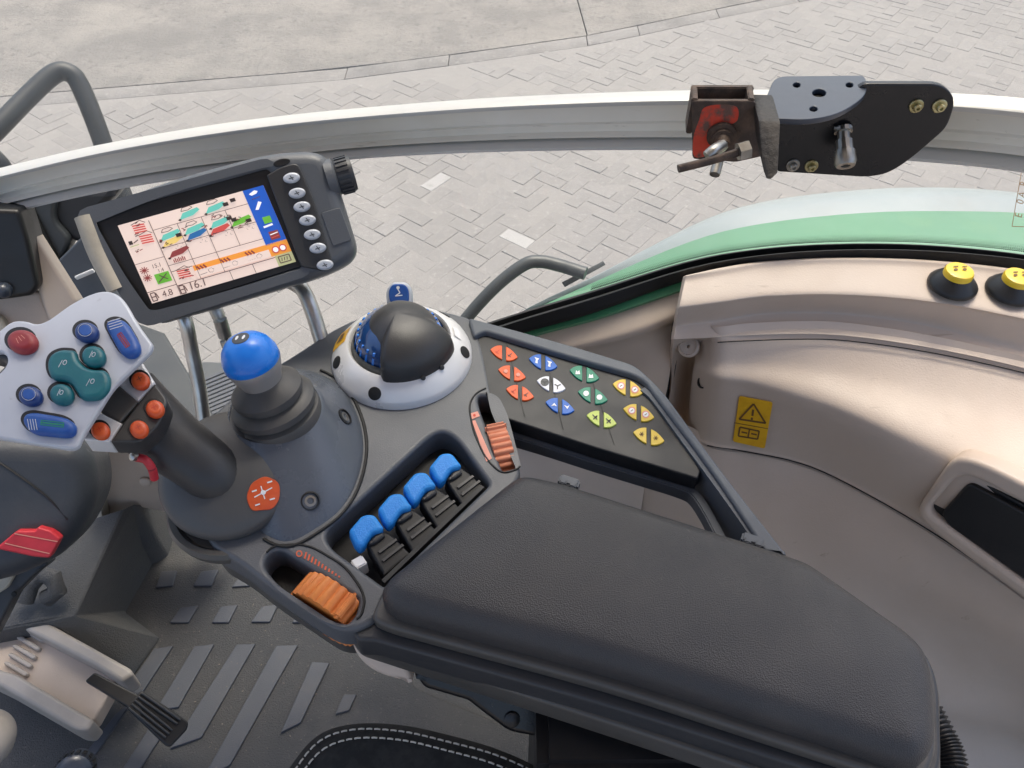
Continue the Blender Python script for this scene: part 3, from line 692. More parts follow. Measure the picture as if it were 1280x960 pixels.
# rusty channel clamp with worn red paint
fp = Plane(pd(905, 160, .665), (-.05, -1, .1))
fo = [(865, 126), (944, 126), (948, 150), (952, 196), (920, 203), (866, 199)]
plate('clamp_face', rnd(fo, 4), fp, .005, M['rust'], br, bev=.0012)
pr = Print(); f2 = fp.up(.0004)
me_red = spl([(880, 135), (900, 131), (921, 134), (922, 150), (912, 158), (915, 170), (898, 176), (888, 192), (868, 196), (867, 172), (874, 150)], 4, True)
plate('red_paint', me_red, f2, .0008, M['redpaint'], br, bev=.0002)
pr.bm.free()
cz = 2.512
def barp(a, b, hw, hh, m, name, par):
    t = (b - a); s, u = basis(t); bm = bmesh.new(); boxbm(bm, (a + b) / 2, t / 2, s * hw, u * hh)
    bmesh.ops.bevel(bm, geom=bm.edges[:], offset=.0008, segments=2, affect='EDGES'); return bmobj(name, bm, m, par)
fa, fb = fp.hit(866, 124), fp.hit(946, 124); bk = V((.003, .024, .0))
barp(fa + V((.002, .001, -.016)), fa + bk + V((.002, 0, -.016)), .0025, .016, M['rust'], 'clamp_wall', br)
barp(fb + V((-.004, .001, -.016)), fb + bk + V((-.004, 0, -.016)), .0025, .016, M['rust'], 'clamp_wall', br)
barp(fa + bk + V((0, 0, -.0165)), fb + bk + V((0, 0, -.0165)), .0025, .016, M['rust'], 'clamp_wall', br)
q = fp.hit(902, 168); qn = fp.n
lathe('boss', [(.0125, 0), (.0125, .003), (.009, .004), (.009, .007), (.0065, .008), (.0065, .016), (.001, .016)], q, (-.1, -1, -.15), M['rust'], br, 24)
tube('clamp_spindle', [q, q + V((-.004, -.02, -.012)), q + V((-.008, -.032, -.019))], .0045, M['steel'], br, 10)
e0, e1 = pd(848, 211, .625), pd(936, 186, .625)
sb = tube('tommy_bar', [e0, e0.lerp(e1, .5) + V((0, 0, -.001)), e1], .0034, M['rust'], br, 10)
lathe('bar_nut', [(.004, -.005), (.0075, -.005), (.0075, .004), (.004, .005)], pd(930, 188, .625), e1 - e0, M['steel'], br, 6, 20)
tube('clevis', [pd(884, 196, .63), pd(893, 188, .63), pd(903, 182, .64)], .005, M['steel'], br, 8)
def bolt(par, px, py, pl, r, m, name='bolt'):
    q = pl.hit(px, py); b = lathe(name, [(r, 0), (r, .0015), (r * .9, .002), (r * .6, .002), (r * .58, .0055), (r * .45, .0065), (r * .25, .0065), (r * .22, .0045), (.0003, .0045)], q, pl.n, m, par, 20); return b
for px, py, m in ((1145, 132, 'brass'), (1174, 132, 'brass'), (991, 206, 'steel'), (1014, 207, 'brass')): bolt(br, px, py, vp, .0062, M[m])
q = vp.hit(1054, 160); ax = (vp.hit(1046, 196) - q).normalized() * .6 + vp.n * .8
lathe('stud', [(.008, 0), (.008, .004), (.0055, .004), (.0055, .012), (.0075, .012), (.0075, .021), (.009, .022), (.0095, .032), (.008, .036), (.004, .036), (.0035, .030)], q, ax, M['steel'], br, 14, 25)
tube('wire_clip', [vp.hit(1042, 158) + vp.n * .003, vp.hit(1052, 156) + vp.n * .005, vp.hit(1062, 156) + vp.n * .004, vp.hit(1058, 166) + vp.n * .004], .0015, M['steel'], br, 6)

# ------------------------------------------------------------------ terminal
mon = thing('display_terminal', 'grey display terminal showing a colourful implement screen', 'display', pd(270, 290, .78))
mp = Plane(pd(268, 290, .77), (.16, -.74, .62))
mo = rnd([(98, 268, 14), (200, 226, 60), (330, 191, 30), (372, 187, 20), (396, 188, 14), (412, 199, 20), (432, 262, 30), (447, 312, 14), (436, 330, 16), (402, 346, 20), (250, 391, 60), (196, 405, 10), (176, 402, 12), (140, 352, 30), (102, 284, 14)], 8, 4)
bez = rnd([(113, 276), (333, 215), (374, 331), (184, 391)], 4, 3)
body = plate('housing', mo, mp, .055, M['console'], mon, [bez], .013, 5)
plate('bezel', rnd([(110, 272), (337, 210), (378, 333), (182, 396)], 3, 3), mp.up(-.004), .01, M['black'], mon, bev=.001)
# worn light edge strip down the left side
tube('worn_edge', [mp.hit(103, 270) + mp.n * -.006, mp.hit(120, 315) + mp.n * -.0055, mp.hit(144, 362) + mp.n * -.006], .0095, M['dirty'], mon, 10)
strip = plate('button_strip', rnd([(333, 219, 2), (352, 208, 6), (372, 203, 8), (392, 250, 10), (416, 330, 8), (408, 340, 8), (376, 333, 2)], 5), mp.up(.0022), .004, M['grip'], mon, bev=.0015)
for px, py in ((364, 222), (371, 241), (377, 258), (384, 275), (390, 293), (397, 310), (406, 331)):
    q = mp.hit(px, py)
    b = plate('button', ell(px, py, 10.6, 6.6, -8), mp.up(.007), .007, M['headsil'], mon, bev=.0022, res=4)
    P = Print(); pu = mp.up(.0073); P.line((px - 3, py + 1.5), (px + 3, py - .5), pu, 1.1, M['tube']); P.line((px - 1.5, py - 2.5), (px + 2.5, py + 2.8), pu, 1, M['tube']); P.build('button_print', b)
plate('cover_flap', rnd([(401, 266), (425, 259), (440, 300), (416, 308)], 3), mp.up(.0012), .004, M['console'], mon, bev=.0008)
plate('camera_socket', ell(352, 203, 11, 5, -15), mp.up(.0006), .004, M['black'], mon, bev=.001)
ka = (mp.hit(440, 212) - mp.hit(410, 220)).normalized()
kq = mp.hit(408, 222) - mp.n * .016
lathe('knob_collar', [(.02, 0), (.0195, .008), (.017, .010)], kq, ka, M['console'], mon)
kn = lathe('knob', [(.0165, .009), (.0178, .011), (.0178, .024), (.0165, .027), (.008, .0275)], kq, ka, M['dark'], mon)
s_, u_ = basis(ka)
for i in range(22):
    q = 2 * pi * i / 22; rdir = s_ * cos(q) + u_ * sin(q); bm = bmesh.new()
    boxbm(bm, kq + ka * .0175 + rdir * .0178, ka * .006, rdir * .0011, rdir.cross(ka) * .0011); bmobj('grip_rib', bm, M['dark'], kn)
# screen
scq = [(147, 282), (329, 231.5), (370, 327), (190, 379.5)]
sp2 = mp.up(-.0034)
scr_o = plate('screen', scq, sp2, .002, SC['bg'], mon, bev=.0002)
c4 = [sp2.up(.0004).hit(*p) for p in scq]; c5 = [p + mp.n * .0004 for p in c4]; c6 = [p + mp.n * .0008 for p in c4]
def suv(u, v, lay=0):
    c = (c4, c5, c6)[lay]; a = c[0].lerp(c[1], u); b = c[3].lerp(c[2], u); return a.lerp(b, v)
P = Print()
def rect(u0, v0, u1, v1, m, lay=0): P.poly([suv(u0, v0, lay), suv(u1, v0, lay), suv(u1, v1, lay), suv(u0, v1, lay)], SC[m])
def sline(u0, v0, u1, v1, wd, m='line', lay=1):
    du, dv = u1 - u0, v1 - v0; k = math.hypot(du * 1.75, dv); nu, nv = -dv / k * wd / 1.75, du * 1.75 / k * wd
    P.poly([suv(u0 + nu, v0 + nv, lay), suv(u1 + nu, v1 + nv, lay), suv(u1 - nu, v1 - nv, lay), suv(u0 - nu, v0 - nv, lay)], SC[m])
def spoly(pts, m, lay=1): P.poly([suv(u, v, lay) for u, v in pts], SC[m])
rect(.855, 0, 1, .715, 'blue'); rect(.345, .70, 1, .86, 'orange'); rect(.88, .86, 1, 1, 'olive'); rect(.345, .765, .86, .86, 'bg', 1)
hv = [.17, .37, .53, .70, .86]
sline(.18, 0, .18, .0001, .003)
sline(.20, .04, .20, .995, .004)
for v in (.165, .40, .62): sline(.20, v, .855, v, .0032)
sline(.20, .70, .345, .70, .004); sline(0, .86, .20, .86, .004); sline(0, .50, .2, .50, .003); sline(.20, .88, .88, .88, .004)
for u, a, b in ((.365, .165, .88), (.53, .165, .88), (.695, .165, .62), (.53, .70, .88), (.72, .88, 1), (.56, .88, 1)): sline(u, a, u, b, .0032)
def valve(u, v, m, s=1.):
    spoly([(u - .065 * s, v + .05), (u - .03 * s, v - .02), (u + .075 * s, v - .045), (u + .085 * s, v - .01), (u + .03 * s, v + .035)], m)
    spoly([(u - .062, v + .035), (u - .075, v + .05), (u - .062, v + .066), (u - .05, v + .05)], 'ink', 2)
for u, v, m in ((.455, .085, 'teal'), (.63, .10, 'teal'), (.28, .27, 'teal'), (.445, .275, 'teal'), (.62, .285, 'teal'), (.445, .345, 'dblue'), (.60, .365, 'red'), (.755, .335, 'green'), (.28, .345, 'yellow'), (.29, .49, 'dred')): valve(u, v, m)
for u, v in ((.455, .02), (.63, .025), (.28, .20), (.445, .205), (.62, .215)):
    pts = [(u - .035, v + .02), (u - .02, v - .015), (u + .03, v - .02), (u + .045, v + .005), (u + .01, v + .025)]
    for a, b in zip(pts, pts[1:] + pts[:1]): sline(*a, *b, .0035)
for u, v in ((.715, .10), (.77, .075), (.345, .30), (.70, .27), (.815, .36), (.725, .305)): rect(u - .018, v - .022, u + .018, v + .022, 'ink', 2)
for u, v in ((.475, .44), (.65, .44), (.31, .43), (.80, .44)):
    for k in range(6): spoly([(u + .022 * cos(t) + .02 * (k % 2), v + .03 * sin(t)) for t in (k, k + .5, k + 1)], 'line', 1)
for u, v, m in ((.125, .10, 'red'), (.14, .24, 'red'), (.275, .76, 'red')):
    for k in range(4): sline(u - .04, v - .045 + k * .028, u + .04, v - .035 + k * .028, .008, m)
    sline(u - .045, v - .06, u + .02, v - .09, .004); sline(u + .02, v - .09, u + .05, v - .05, .004)
rect(.235, .545, .33, .60, 'bg', 0)
for k in range(7): rect(.245 + k * .012, .565 - .012 * (k % 2), .252 + k * .012, .605, 'dred', 2)
rect(.02, .215, .045, .26, 'ink'); sline(.05, .25, .085, .225, .006); sline(.02, .285, .08, .28, .006, 'olive')
for k in range(10):
    t = k * .63
    for v0 in (.595, .69): sline(.042, v0, .042 + .03 * cos(t), v0 + .045 * sin(t), .005, 'dred')
rect(.088, .675, .185, .80, 'green'); sline(.10, .78, .17, .70, .006, 'line', 2); sline(.12, .70, .165, .77, .006, 'line', 2)
for k, u in enumerate((.40, .565, .735)):
    for q in range(3): sline(u - .03 + q * .022, .72, u - .015 + q * .022, .765, .010, 'dred', 2)
    for q in range(5): sline(u + .05 + .02 * cos(q * 1.25), .81 + .03 * sin(q * 1.25), u + .05 + .02 * cos(q * 1.25 + 1.2), .81 + .03 * sin(q * 1.25 + 1.2), .003)
    sline(u - .03, .83, u + .02, .825, .003)
for u in (.905, .955):
    spoly([(u + .026 * cos(t * .5236), .79 + .046 * sin(t * .5236)) for t in range(12)], 'red'); spoly([(u + .018 * cos(t * .5236), .79 + .032 * sin(t * .5236)) for t in range(12)], 'white', 2)
for a, b in (((.90, .885), (.975, .885)), ((.975, .885), (.975, .965)), ((.975, .965), (.90, .965)), ((.90, .965), (.90, .885))): sline(*a, *b, .006)
for q in range(3): sline(.915 + q * .018, .945, .922 + q * .018, .905, .005)
spoly([(.885, .06), (.93, .03), (.95, .05), (.935, .075), (.90, .085)], 'white'); spoly([(.885, .26), (.925, .17), (.945, .19), (.905, .27)], 'white')
sline(.89, .13, .95, .12, .004, 'line'); rect(.905, .37, .96, .455, 'green', 1); sline(.89, .49, .955, .48, .012, 'white', 2); rect(.905, .56, .97, .665, 'dred', 1); sline(.91, .60, .965, .59, .006, 'white', 2); sline(.91, .64, .965, .63, .006, 'red', 2)
xv = (c4[1] - c4[0]).normalized(); yv = (mp.n.cross(xv)).normalized()
P.text('4.8', suv(.085, .965, 1), xv, yv, .0085, SC['line']); P.text('16.1', suv(.265, .97, 1), xv, yv, .0105, SC['line']); P.text('15.1', suv(.095, .60, 1), xv, yv, .0055, SC['line']); P.text('1.4', suv(.12, .665, 1), xv, yv, .005, SC['line'])
for u, v in ((.03, .93), (.222, .94)):
    for a, b in (((u - .015, v - .05), (u + .015, v - .05)), ((u + .015, v - .05), (u + .015, v + .05)), ((u + .015, v + .05), (u - .015, v + .05)), ((u - .015, v + .05), (u - .015, v - .05)), ((u - .015, v), (u + .015, v)), ((u + .02, v - .04), (u + .028, v + .03))): sline(*a, *b, .006)
for u, v in ((.225, .31), (.255, .375), (.395, .41), (.56, .41), (.745, .40), (.78, .385), (.40, .25), (.52, .30), (.66, .225), (.60, .20), (.70, .235), (.75, .30), (.12, .05), (.10, .17), (.06, .36), (.30, .72), (.25, .80), (.32, .80)):
    for k in range(4):
        a_ = random.uniform(-.022, .012); b_ = random.uniform(-.022, .022); sline(u + a_, v + b_, u + a_ + random.uniform(.008, .022), v + b_ + random.uniform(-.015, .015), .0045, random.choice(['line', 'ink', 'dred', 'line']), 2)
P.build('screen_graphics', scr_o)
# stand: three bent chromed tubes
std = thing('terminal_stand', 'three bent bright steel tubes holding up the display terminal', 'stand', pd(260, 450, .85))
tube('stand_tube', [pd(225, 385, .83), pd(233, 405, .83), pd(240, 440, .845), pd(250, 490, .86), pd(258, 560, .88)], .0075, M['chrome'], std)
tube('stand_tube', [pd(258, 372, .86), pd(272, 392, .86), pd(283, 425, .88), pd(300, 470, .90), pd(320, 540, .92)], .0075, M['chrome'], std)
tube('stand_tube', [pd(360, 350, .86), pd(378, 362, .855), pd(390, 388, .855), pd(402, 425, .86), pd(420, 480, .87)], .0085, M['chrome'], std)
# ------------------------------------------------------------------ armrest console
ZD = 2.26
dk = flat(ZD)
con = thing('armrest_console', 'grey armrest console with padded lid, recesses and slanted key panel', 'console', pz(560, 600, 2.1))
deck = rnd([(247, 640, 10), (228, 600, 30), (232, 560, 40), (262, 520, 40), (318, 472, 40), (362, 447, 30), (420, 408, 30), (470, 388, 40), (540, 384, 40), (592, 398, 12), (604, 440, 10), (618, 512, 8), (652, 588, 10), (640, 612, 4), (560, 690, 4), (500, 745, 6), (463, 778, 6), (446, 786, 6), (420, 788, 20), (330, 728, 30), (300, 703, 20), (262, 682, 16)], 10)
bay = rnd([(404, 667, 14), (545, 537, 22), (567, 543, 20), (612, 605, 5), (480, 733, 4), (414, 685, 12)], 8)
sl1 = rnd([(327, 704, 12), (338, 688, 14), (352, 687, 6), (449, 749, 6), (444, 768, 5), (434, 779, 5), (410, 773, 20), (372, 748, 20), (345, 728, 16)], 6)
sl2 = rnd([(596, 495, 8), (604, 493, 8), (619, 497, 8), (630, 520, 10), (646, 583, 4), (628, 588, 4), (600, 512, 6)], 6)
plate('deck', deck, dk, .03, M['console'], con, [bay, sl1, sl2], .004, 4)
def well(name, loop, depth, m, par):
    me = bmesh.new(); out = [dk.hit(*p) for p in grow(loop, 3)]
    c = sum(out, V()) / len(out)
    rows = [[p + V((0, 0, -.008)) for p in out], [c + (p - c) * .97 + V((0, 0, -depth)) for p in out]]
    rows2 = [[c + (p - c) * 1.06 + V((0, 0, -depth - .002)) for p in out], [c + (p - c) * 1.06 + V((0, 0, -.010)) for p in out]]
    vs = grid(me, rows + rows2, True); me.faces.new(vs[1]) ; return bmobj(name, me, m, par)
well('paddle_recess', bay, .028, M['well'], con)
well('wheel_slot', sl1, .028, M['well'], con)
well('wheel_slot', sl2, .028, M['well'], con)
# side skirt below the deck and tray under the pad
pad = rnd([(474, 745, 14), (486, 726, 10), (640, 603, 12), (656, 597, 14), (700, 606, 20), (850, 654, 60), (1000, 702, 40), (1018, 712, 40), (1080, 756, 40), (1152, 806, 40), (1165, 850, 30), (1169, 935, 24), (1145, 962, 26), (1040, 926, 60), (760, 836, 80), (492, 766, 24)], 10, 6)
tray = rnd([(462, 772, 14), (480, 733, 8), (640, 612, 6), (655, 606, 6), (985, 706, 10), (1018, 722, 30), (1150, 812, 30), (1168, 855, 26), (1172, 945, 24), (1150, 984, 26), (1040, 950, 60), (760, 858, 80), (482, 783, 24)], 10, 6)
PZ = 2.276
from mathutils.geometry import delaunay_2d_cdt
def resample(pts, step):
    P_ = [V(p) for p in pts]; out = []; N = len(P_)
    for i in range(N):
        a, b = P_[i], P_[(i + 1) % N]; k = max(1, int((b - a).length / step))
        out += [a.lerp(b, t / k) for t in range(k)]
    return out
def inside(p, poly):
    c = False; j = len(poly) - 1
    for i in range(len(poly)):
        a, b = poly[i], poly[j]
        if (a.y > p.y) != (b.y > p.y) and p.x < (b.x - a.x) * (p.y - a.y) / (b.y - a.y) + a.x: c = not c
        j = i
    return c
def bdist(p, poly):
    best = 9
    for i in range(len(poly)):
        a, b = poly[i - 1], poly[i]; ab = b - a; t = max(0, min(1, (p - a).dot(ab) / max(1e-12, ab.dot(ab)))); best = min(best, (p - a - ab * t).length)
    return best
def padmesh(loop, z, h, rad, m, name, crown=.006):
    """cushion over an outline: quarter-round edge, then a slow rise towards the middle"""
    P_ = resample([flat(z - rad * .8).hit(*p)[:2] for p in loop], .006); n = len(P_)
    pts = list(P_); 
    for d in [rad * (1 - cos(k / 6 * pi / 2)) for k in range(1, 7)] + [rad * 1.5, rad * 2.1]:
        d = max(d, .0006)
        for q in grow([tuple(p) for p in P_], -d):
            q = V(q)
            if inside(q, P_) and bdist(q, P_) > d * .96: pts.append(q)
    x0, x1 = min(p.x for p in P_), max(p.x for p in P_); y0, y1 = min(p.y for p in P_), max(p.y for p in P_)
    x = x0
    while x < x1:
        y = y0
        while y < y1:
            q = V((x, y))
            if inside(q, P_) and bdist(q, P_) > rad * 2.5: pts.append(q)
            y += .011
        x += .011
    co, _, fc, *_r = delaunay_2d_cdt(pts, [], [list(range(n))], 1, 1e-6)
    bm = bmesh.new(); vs = []
    for q in co:
        d = bdist(q, P_); e = min(1, d / rad); zz = rad * (math.sqrt(max(0, 1 - (1 - e) ** 2)) - 1) + crown * (1 - math.exp(-max(0, d - rad * .4) / .04))
        vs.append(bm.verts.new((q.x, q.y, z + zz)))
    for f in fc: bm.faces.new([vs[i] for i in f])
    be = [e for e in bm.edges if len(e.link_faces) == 1]
    r = bmesh.ops.extrude_edge_only(bm, edges=be); bmesh.ops.translate(bm, verts=[v for v in r['geom'] if isinstance(v, bmesh.types.BMVert)], vec=(0, 0, -(h - rad)))
    return bmobj(name, bm, m, con, 75)
padmesh(pad, PZ + .018, .03, .016, M['pad'], 'armrest_pad')
plate('pad_tray', tray, flat(2.268), .014, M['tray'], con, bev=.004, res=4)
bodyz = 2.256
bodyo = rnd([(440, 782, 6), (470, 768, 6), (600, 660), (985, 702, 10), (1022, 718, 30), (1156, 810, 30), (1174, 850, 26), (1178, 960, 24), (1150, 1005, 26), (1040, 972, 60), (760, 882, 80), (466, 800, 10), (445, 800, 6)], 10, 5)
plate('console_side', bodyo, flat(2.254), .03, M['dark'], con, bev=.003)
bodyl = rnd([(436, 790, 6), (470, 768, 6), (620, 660), (1000, 730, 10), (1130, 810, 30), (1176, 850, 26), (1178, 990, 24), (1150, 1030, 26), (1040, 998, 60), (790, 913, 80), (446, 802, 10)], 10, 5)
plate('lower_shell', bodyl, flat(2.232), .03, M['tray'], con, bev=.004)
deck_lo = grow(deck, -1)
plate('deck_side', [p for p in deck_lo], flat(ZD - .0295), .05, M['tray'], con, bev=.004)
# hinge blocks on the pad edge
for px, py in ((711, 605), (940, 678)):
    q = pz(px, py, 2.272); d = (pz(px + 20, py + 6.5, 2.272) - q).normalized(); s = V((-d.y, d.x, 0))
    bm = bmesh.new(); boxbm(bm, q, d * .0095, s * .005, V((0, 0, .006)))
    bmesh.ops.bevel(bm, geom=bm.edges[:], offset=.0018, segments=3, affect='EDGES'); h = bmobj('hinge', bm, M['frame'], con)
    for t in (-.004, .005):
        bm = bmesh.new(); boxbm(bm, q + d * t + s * -.0035 + V((0, 0, .0035)), d * .0028, s * .003, V((0, 0, .004)))
        bmesh.ops.bevel(bm, geom=bm.edges[:], offset=.001, segments=2, affect='EDGES'); bmobj('hinge_knuckle', bm, M['frame'], h)
# small white clip in the recess, screws, raised lips round the wheel slots
q = pz(450, 708, ZD - .012)
bm = bmesh.new(); boxbm(bm, q, V((.0045, .003, 0)), V((-.003, .004, 0)), V((0, 0, .008))); bmesh.ops.bevel(bm, geom=bm.edges[:], offset=.001, segments=2, affect='EDGES'); bmobj('white_clip', bm, M['white'], con)
lip1 = rnd([(324, 708, 10), (338, 682, 14), (352, 679, 10), (385, 681, 12), (432, 708, 16), (458, 748, 16), (452, 768, 8), (444, 776, 6)], 8)
bm = bmesh.new(); sweep(bm, [dk.hit(*p) + V((0, 0, .0004)) for p in rnd([(327, 700), (340, 682, 14), (384, 680, 18), (432, 708, 16), (458, 745, 20), (451, 772, 8), (440, 776)], 8)[6:-6]], .0011, 6); bmobj('seam_line', bm, M['seal'], con)
bm = bmesh.new(); sweep(bm, [dk.hit(*p) + V((0, 0, .0004)) for p in rnd([(612, 484), (603, 487), (592, 494, 8), (586, 508, 10), (592, 540, 10), (608, 575, 14), (628, 593, 10), (648, 586, 5), (652, 580)], 8)[6:-6]], .001, 6); bmobj('seam_line', bm, M['seal'], con)
P = Print(); d4 = dk.up(.0008)
sc1 = (P, d4)
P.px(ell(374, 692, 4.2, 4.2, 0, 12), d4, M['orange']); P.px(ell(374, 692, 2.6, 2.6, 0, 12), dk.up(.001), M['console'])
for k in range(11):
    a = (382 + k * 4.2, 693 + k * 2.75); hh = 5.2 - k * .38
    P.line((a[0] - hh * .25, a[1] + hh), (a[0] + hh * .2, a[1] - hh * .55), d4, 2.1, M['orange'])
P.px([(587, 517), (597, 514), (600, 520), (590, 524)], d4, M['salmon']); P.px([(590, 526), (594, 525), (615, 573), (608, 577)], d4, M['salmon'])
P.px(ell(593, 519, 1.8, 1.8, 0, 8), dk.up(.001), M['redpaint'])
tag(P.build('scale_print', con), kind='stuff')

# raised cone on the deck that carries the ball lever
hb = [(292, 524), (308, 486), (345, 460), (392, 462), (428, 482), (450, 520), (457, 562), (448, 606), (428, 640), (398, 664), (366, 681), (340, 678), (318, 660), (300, 625), (290, 575)]
hb = [tuple(p) for p in spl(hb, 5, True)]
HT = flat(2.304)
tc_ = HT.hit(344, 512); tr_ = .043
bm = bmesh.new(); rows = []
base = [dk.hit(*p) for p in hb]; n = len(base); bc = sum(base, V()) / n
dirs = [(p - bc) for p in base]
top = []
for p in base:
    d = (V((p.x, p.y, 0)) - V((tc_.x, tc_.y, 0))).normalized(); top.append(tc_ + d * tr_)
for f in (0, .03, .25, .5, .75, .93, 1):
    zz = f ** .85
    rows.append([V((b.x + (t.x - b.x) * f, b.y + (t.y - b.y) * f, ZD - .004 + (.044 + .004) * (zz if f else 0))) for b, t in zip(base, top)])
rows.append([tc_ + (p - tc_) * .95 + V((0, 0, .0015)) for p in top]); rows.append([tc_ + (p - tc_) * .9 + V((0, 0, -.002)) for p in top]); rows.append([tc_ + (p - tc_) * .88 + V((0, 0, -.02)) for p in top])
vs = grid(bm, rows, True); bm.faces.new(vs[-1]); bm.faces.new(vs[0]); hump = bmobj('lever_mount', bm, M['hump'], con, 50)
bm = bmesh.new(); sweep(bm, [dk.hit(*p) + V((0, 0, .0006)) for p in grow(hb, 1.5)[16:58]], .0016, 6); bmobj('mount_seam', bm, M['seal'], con)
def hump_pt(px, py):
    r = ray(px, py)
    best = None
    for k in range(60):
        z = ZD + .05 * (1 - k / 59); p = C0 + r * ((z - CH) / r.z)
        d = V((p.x - tc_.x, p.y - tc_.y, 0)); L = d.length; d.normalize()
        # outer radius along this direction
        best_b = max(base, key=lambda b: V((b.x - tc_.x, b.y - tc_.y, 0)).normalized().dot(d)); Rb = V((best_b.x - tc_.x, best_b.y - tc_.y, 0)).length
        f = max(0, min(1, (Rb - L) / max(1e-4, Rb - tr_))); zs = ZD - .004 + .048 * f ** .85
        if z <= zs + .0009: return V((p.x, p.y, zs)), d, Rb
    return p, d, .1
for px, py in ((431, 521), (388, 626)):
    q, d, Rb = hump_pt(px, py); nn = (d * .048 + V((0, 0, Rb - tr_))).normalized()
    lathe('screw_well', [(.0085, -.003), (.0085, .0012), (.0072, .0016), (.0066, -.0005), (.0062, -.003)], q, nn, M['black'], con, 20)
    lathe('screw', [(.005, -.002), (.005, .0008), (.003, .001), (.0026, -.001), (.0003, -.001)], q, nn, M['steel'], con, 16)
# light ring under the joystick
jr = dk.hit(287, 622)
lathe('base_ring', [(.057, -.012), (.0595, -.002), (.057, .002), (.052, .002), (.048, -.004)], jr + V((.004, -.002, -.003)), (0, 0, 1), M['tray'], con, 48)

# keypad: frame arms, sloping plate, keys
kz = 2.262
fr1 = rnd([(585, 396, 6), (600, 400, 6), (700, 427, 60), (795, 456, 14), (828, 487, 20), (905, 592, 60), (985, 694, 4), (957, 690, 2), (893, 592, 60), (820, 496, 14), (806, 476, 8), (792, 468, 8), (700, 442, 60), (606, 413, 6), (592, 420, 4)], 8)
plate('keypad_frame', fr1, flat(kz + .004), .012, M['frame'], con, bev=.003, res=4)
wal = rnd([(806, 482, 6), (818, 492, 8), (893, 594, 60), (957, 690, 2), (944, 690, 2), (884, 596, 50), (812, 498, 8), (800, 485, 5)], 6)
ikz = flat(kz - .006)
def wall_along(name, pxs, z1, z0, th, m, par):
    a = [flat(z1).hit(*p) for p in spl(pxs, 5)]; b = [V((p.x, p.y, z0)) for p in a]; off = []
    for i, p in enumerate(a):
        t = a[min(i + 1, len(a) - 1)] - a[max(0, i - 1)]; nn = V((t.y, -t.x, 0)).normalized(); off.append(nn * th)
    bm = bmesh.new(); rows = [a, b, [q + o for q, o in zip(b, off)], [q + o for q, o in zip(a, off)]]
    vs = grid(bm, rows + [rows[0]], False); bmesh.ops.remove_doubles(bm, verts=bm.verts, dist=1e-5)
    return bmobj(name, bm, m, par)
wall_along('frame_arm', [(806, 484), (822, 499), (858, 548), (893, 595), (930, 646), (956, 684)], kz, kz - .047, .006, M['frame'], con)
kp = flat(kz - .003)
kpo = rnd([(592, 424, 8), (603, 414, 8), (700, 441, 50), (792, 468, 10), (812, 482, 10), (826, 504, 10), (876, 588, 3), (872, 598, 3), (740, 558, 3), (618, 518, 3), (604, 470, 4)], 6)
keypad = plate('keypad', kpo, kp, .018, M['keypad'], con, bev=.0015)
# front lip and lower bar of the frame
def bar(name, pxs, z1, h, wd, m, par):
    a = [flat(z1).hit(*p) for p in spl(pxs, 5)]
    bm = bmesh.new(); rows = []
    for i, p in enumerate(a):
        t = (a[min(i + 1, len(a) - 1)] - a[max(0, i - 1)]); s = V((t.y, -t.x, 0)).normalized()
        rows.append([p, p + s * wd, p + s * wd - V((0, 0, h)), p - V((0, 0, h))])
    vs = grid(bm, rows, True); bm.faces.new(vs[0]); bm.faces.new(vs[-1])
    bmesh.ops.bevel(bm, geom=bm.edges[:], offset=.0012, segments=2, affect='EDGES'); return bmobj(name, bm, m, par)
bar('keypad_lip', [(622, 523), (680, 540), (740, 558), (806, 578), (872, 598)], kz - .014, .014, -.008, M['black'], con)
bar('frame_lower_bar', [(636, 536), (690, 552), (750, 571), (810, 589), (852, 602), (872, 612), (888, 634), (905, 665), (925, 700)], kz - .022, .016, .009, M['frame'], con)
P = Print()
for a, b in (((632, 423), (656, 521)), ((680, 437), (704, 537)), ((732, 452), (768, 556))): P.line(a, b, kp.up(.0004), 1.1, M['seal'])
P.build('key_column_line', keypad)
kx = V((36, 10)).normalized(); kk = [
    ('korange', (630, 441), 'a'), ('korange', (640, 466), 'b'), ('korange', (650, 490.5), 'a'),
    ('kblue', (679, 452.5), 'c'), ('kwhite', (689, 480), 'd'), ('kblue', (700, 507), 'e'),
    ('kgreen', (730.5, 467), 'f'), ('kgreen', (741, 494), 'g'), ('klime', (752, 523.5), 'h'),
    ('kyellow', (785, 484.5), 'i'), ('kyellow', (798.5, 515.5), 'i'), ('kyellow', (811, 545), 'j')]
cname = dict(korange='orange', kblue='blue', kwhite='white', kgreen='green', klime='lime green', kyellow='yellow')
kh = kp.up(.0018); kt = kp.up(.0022)
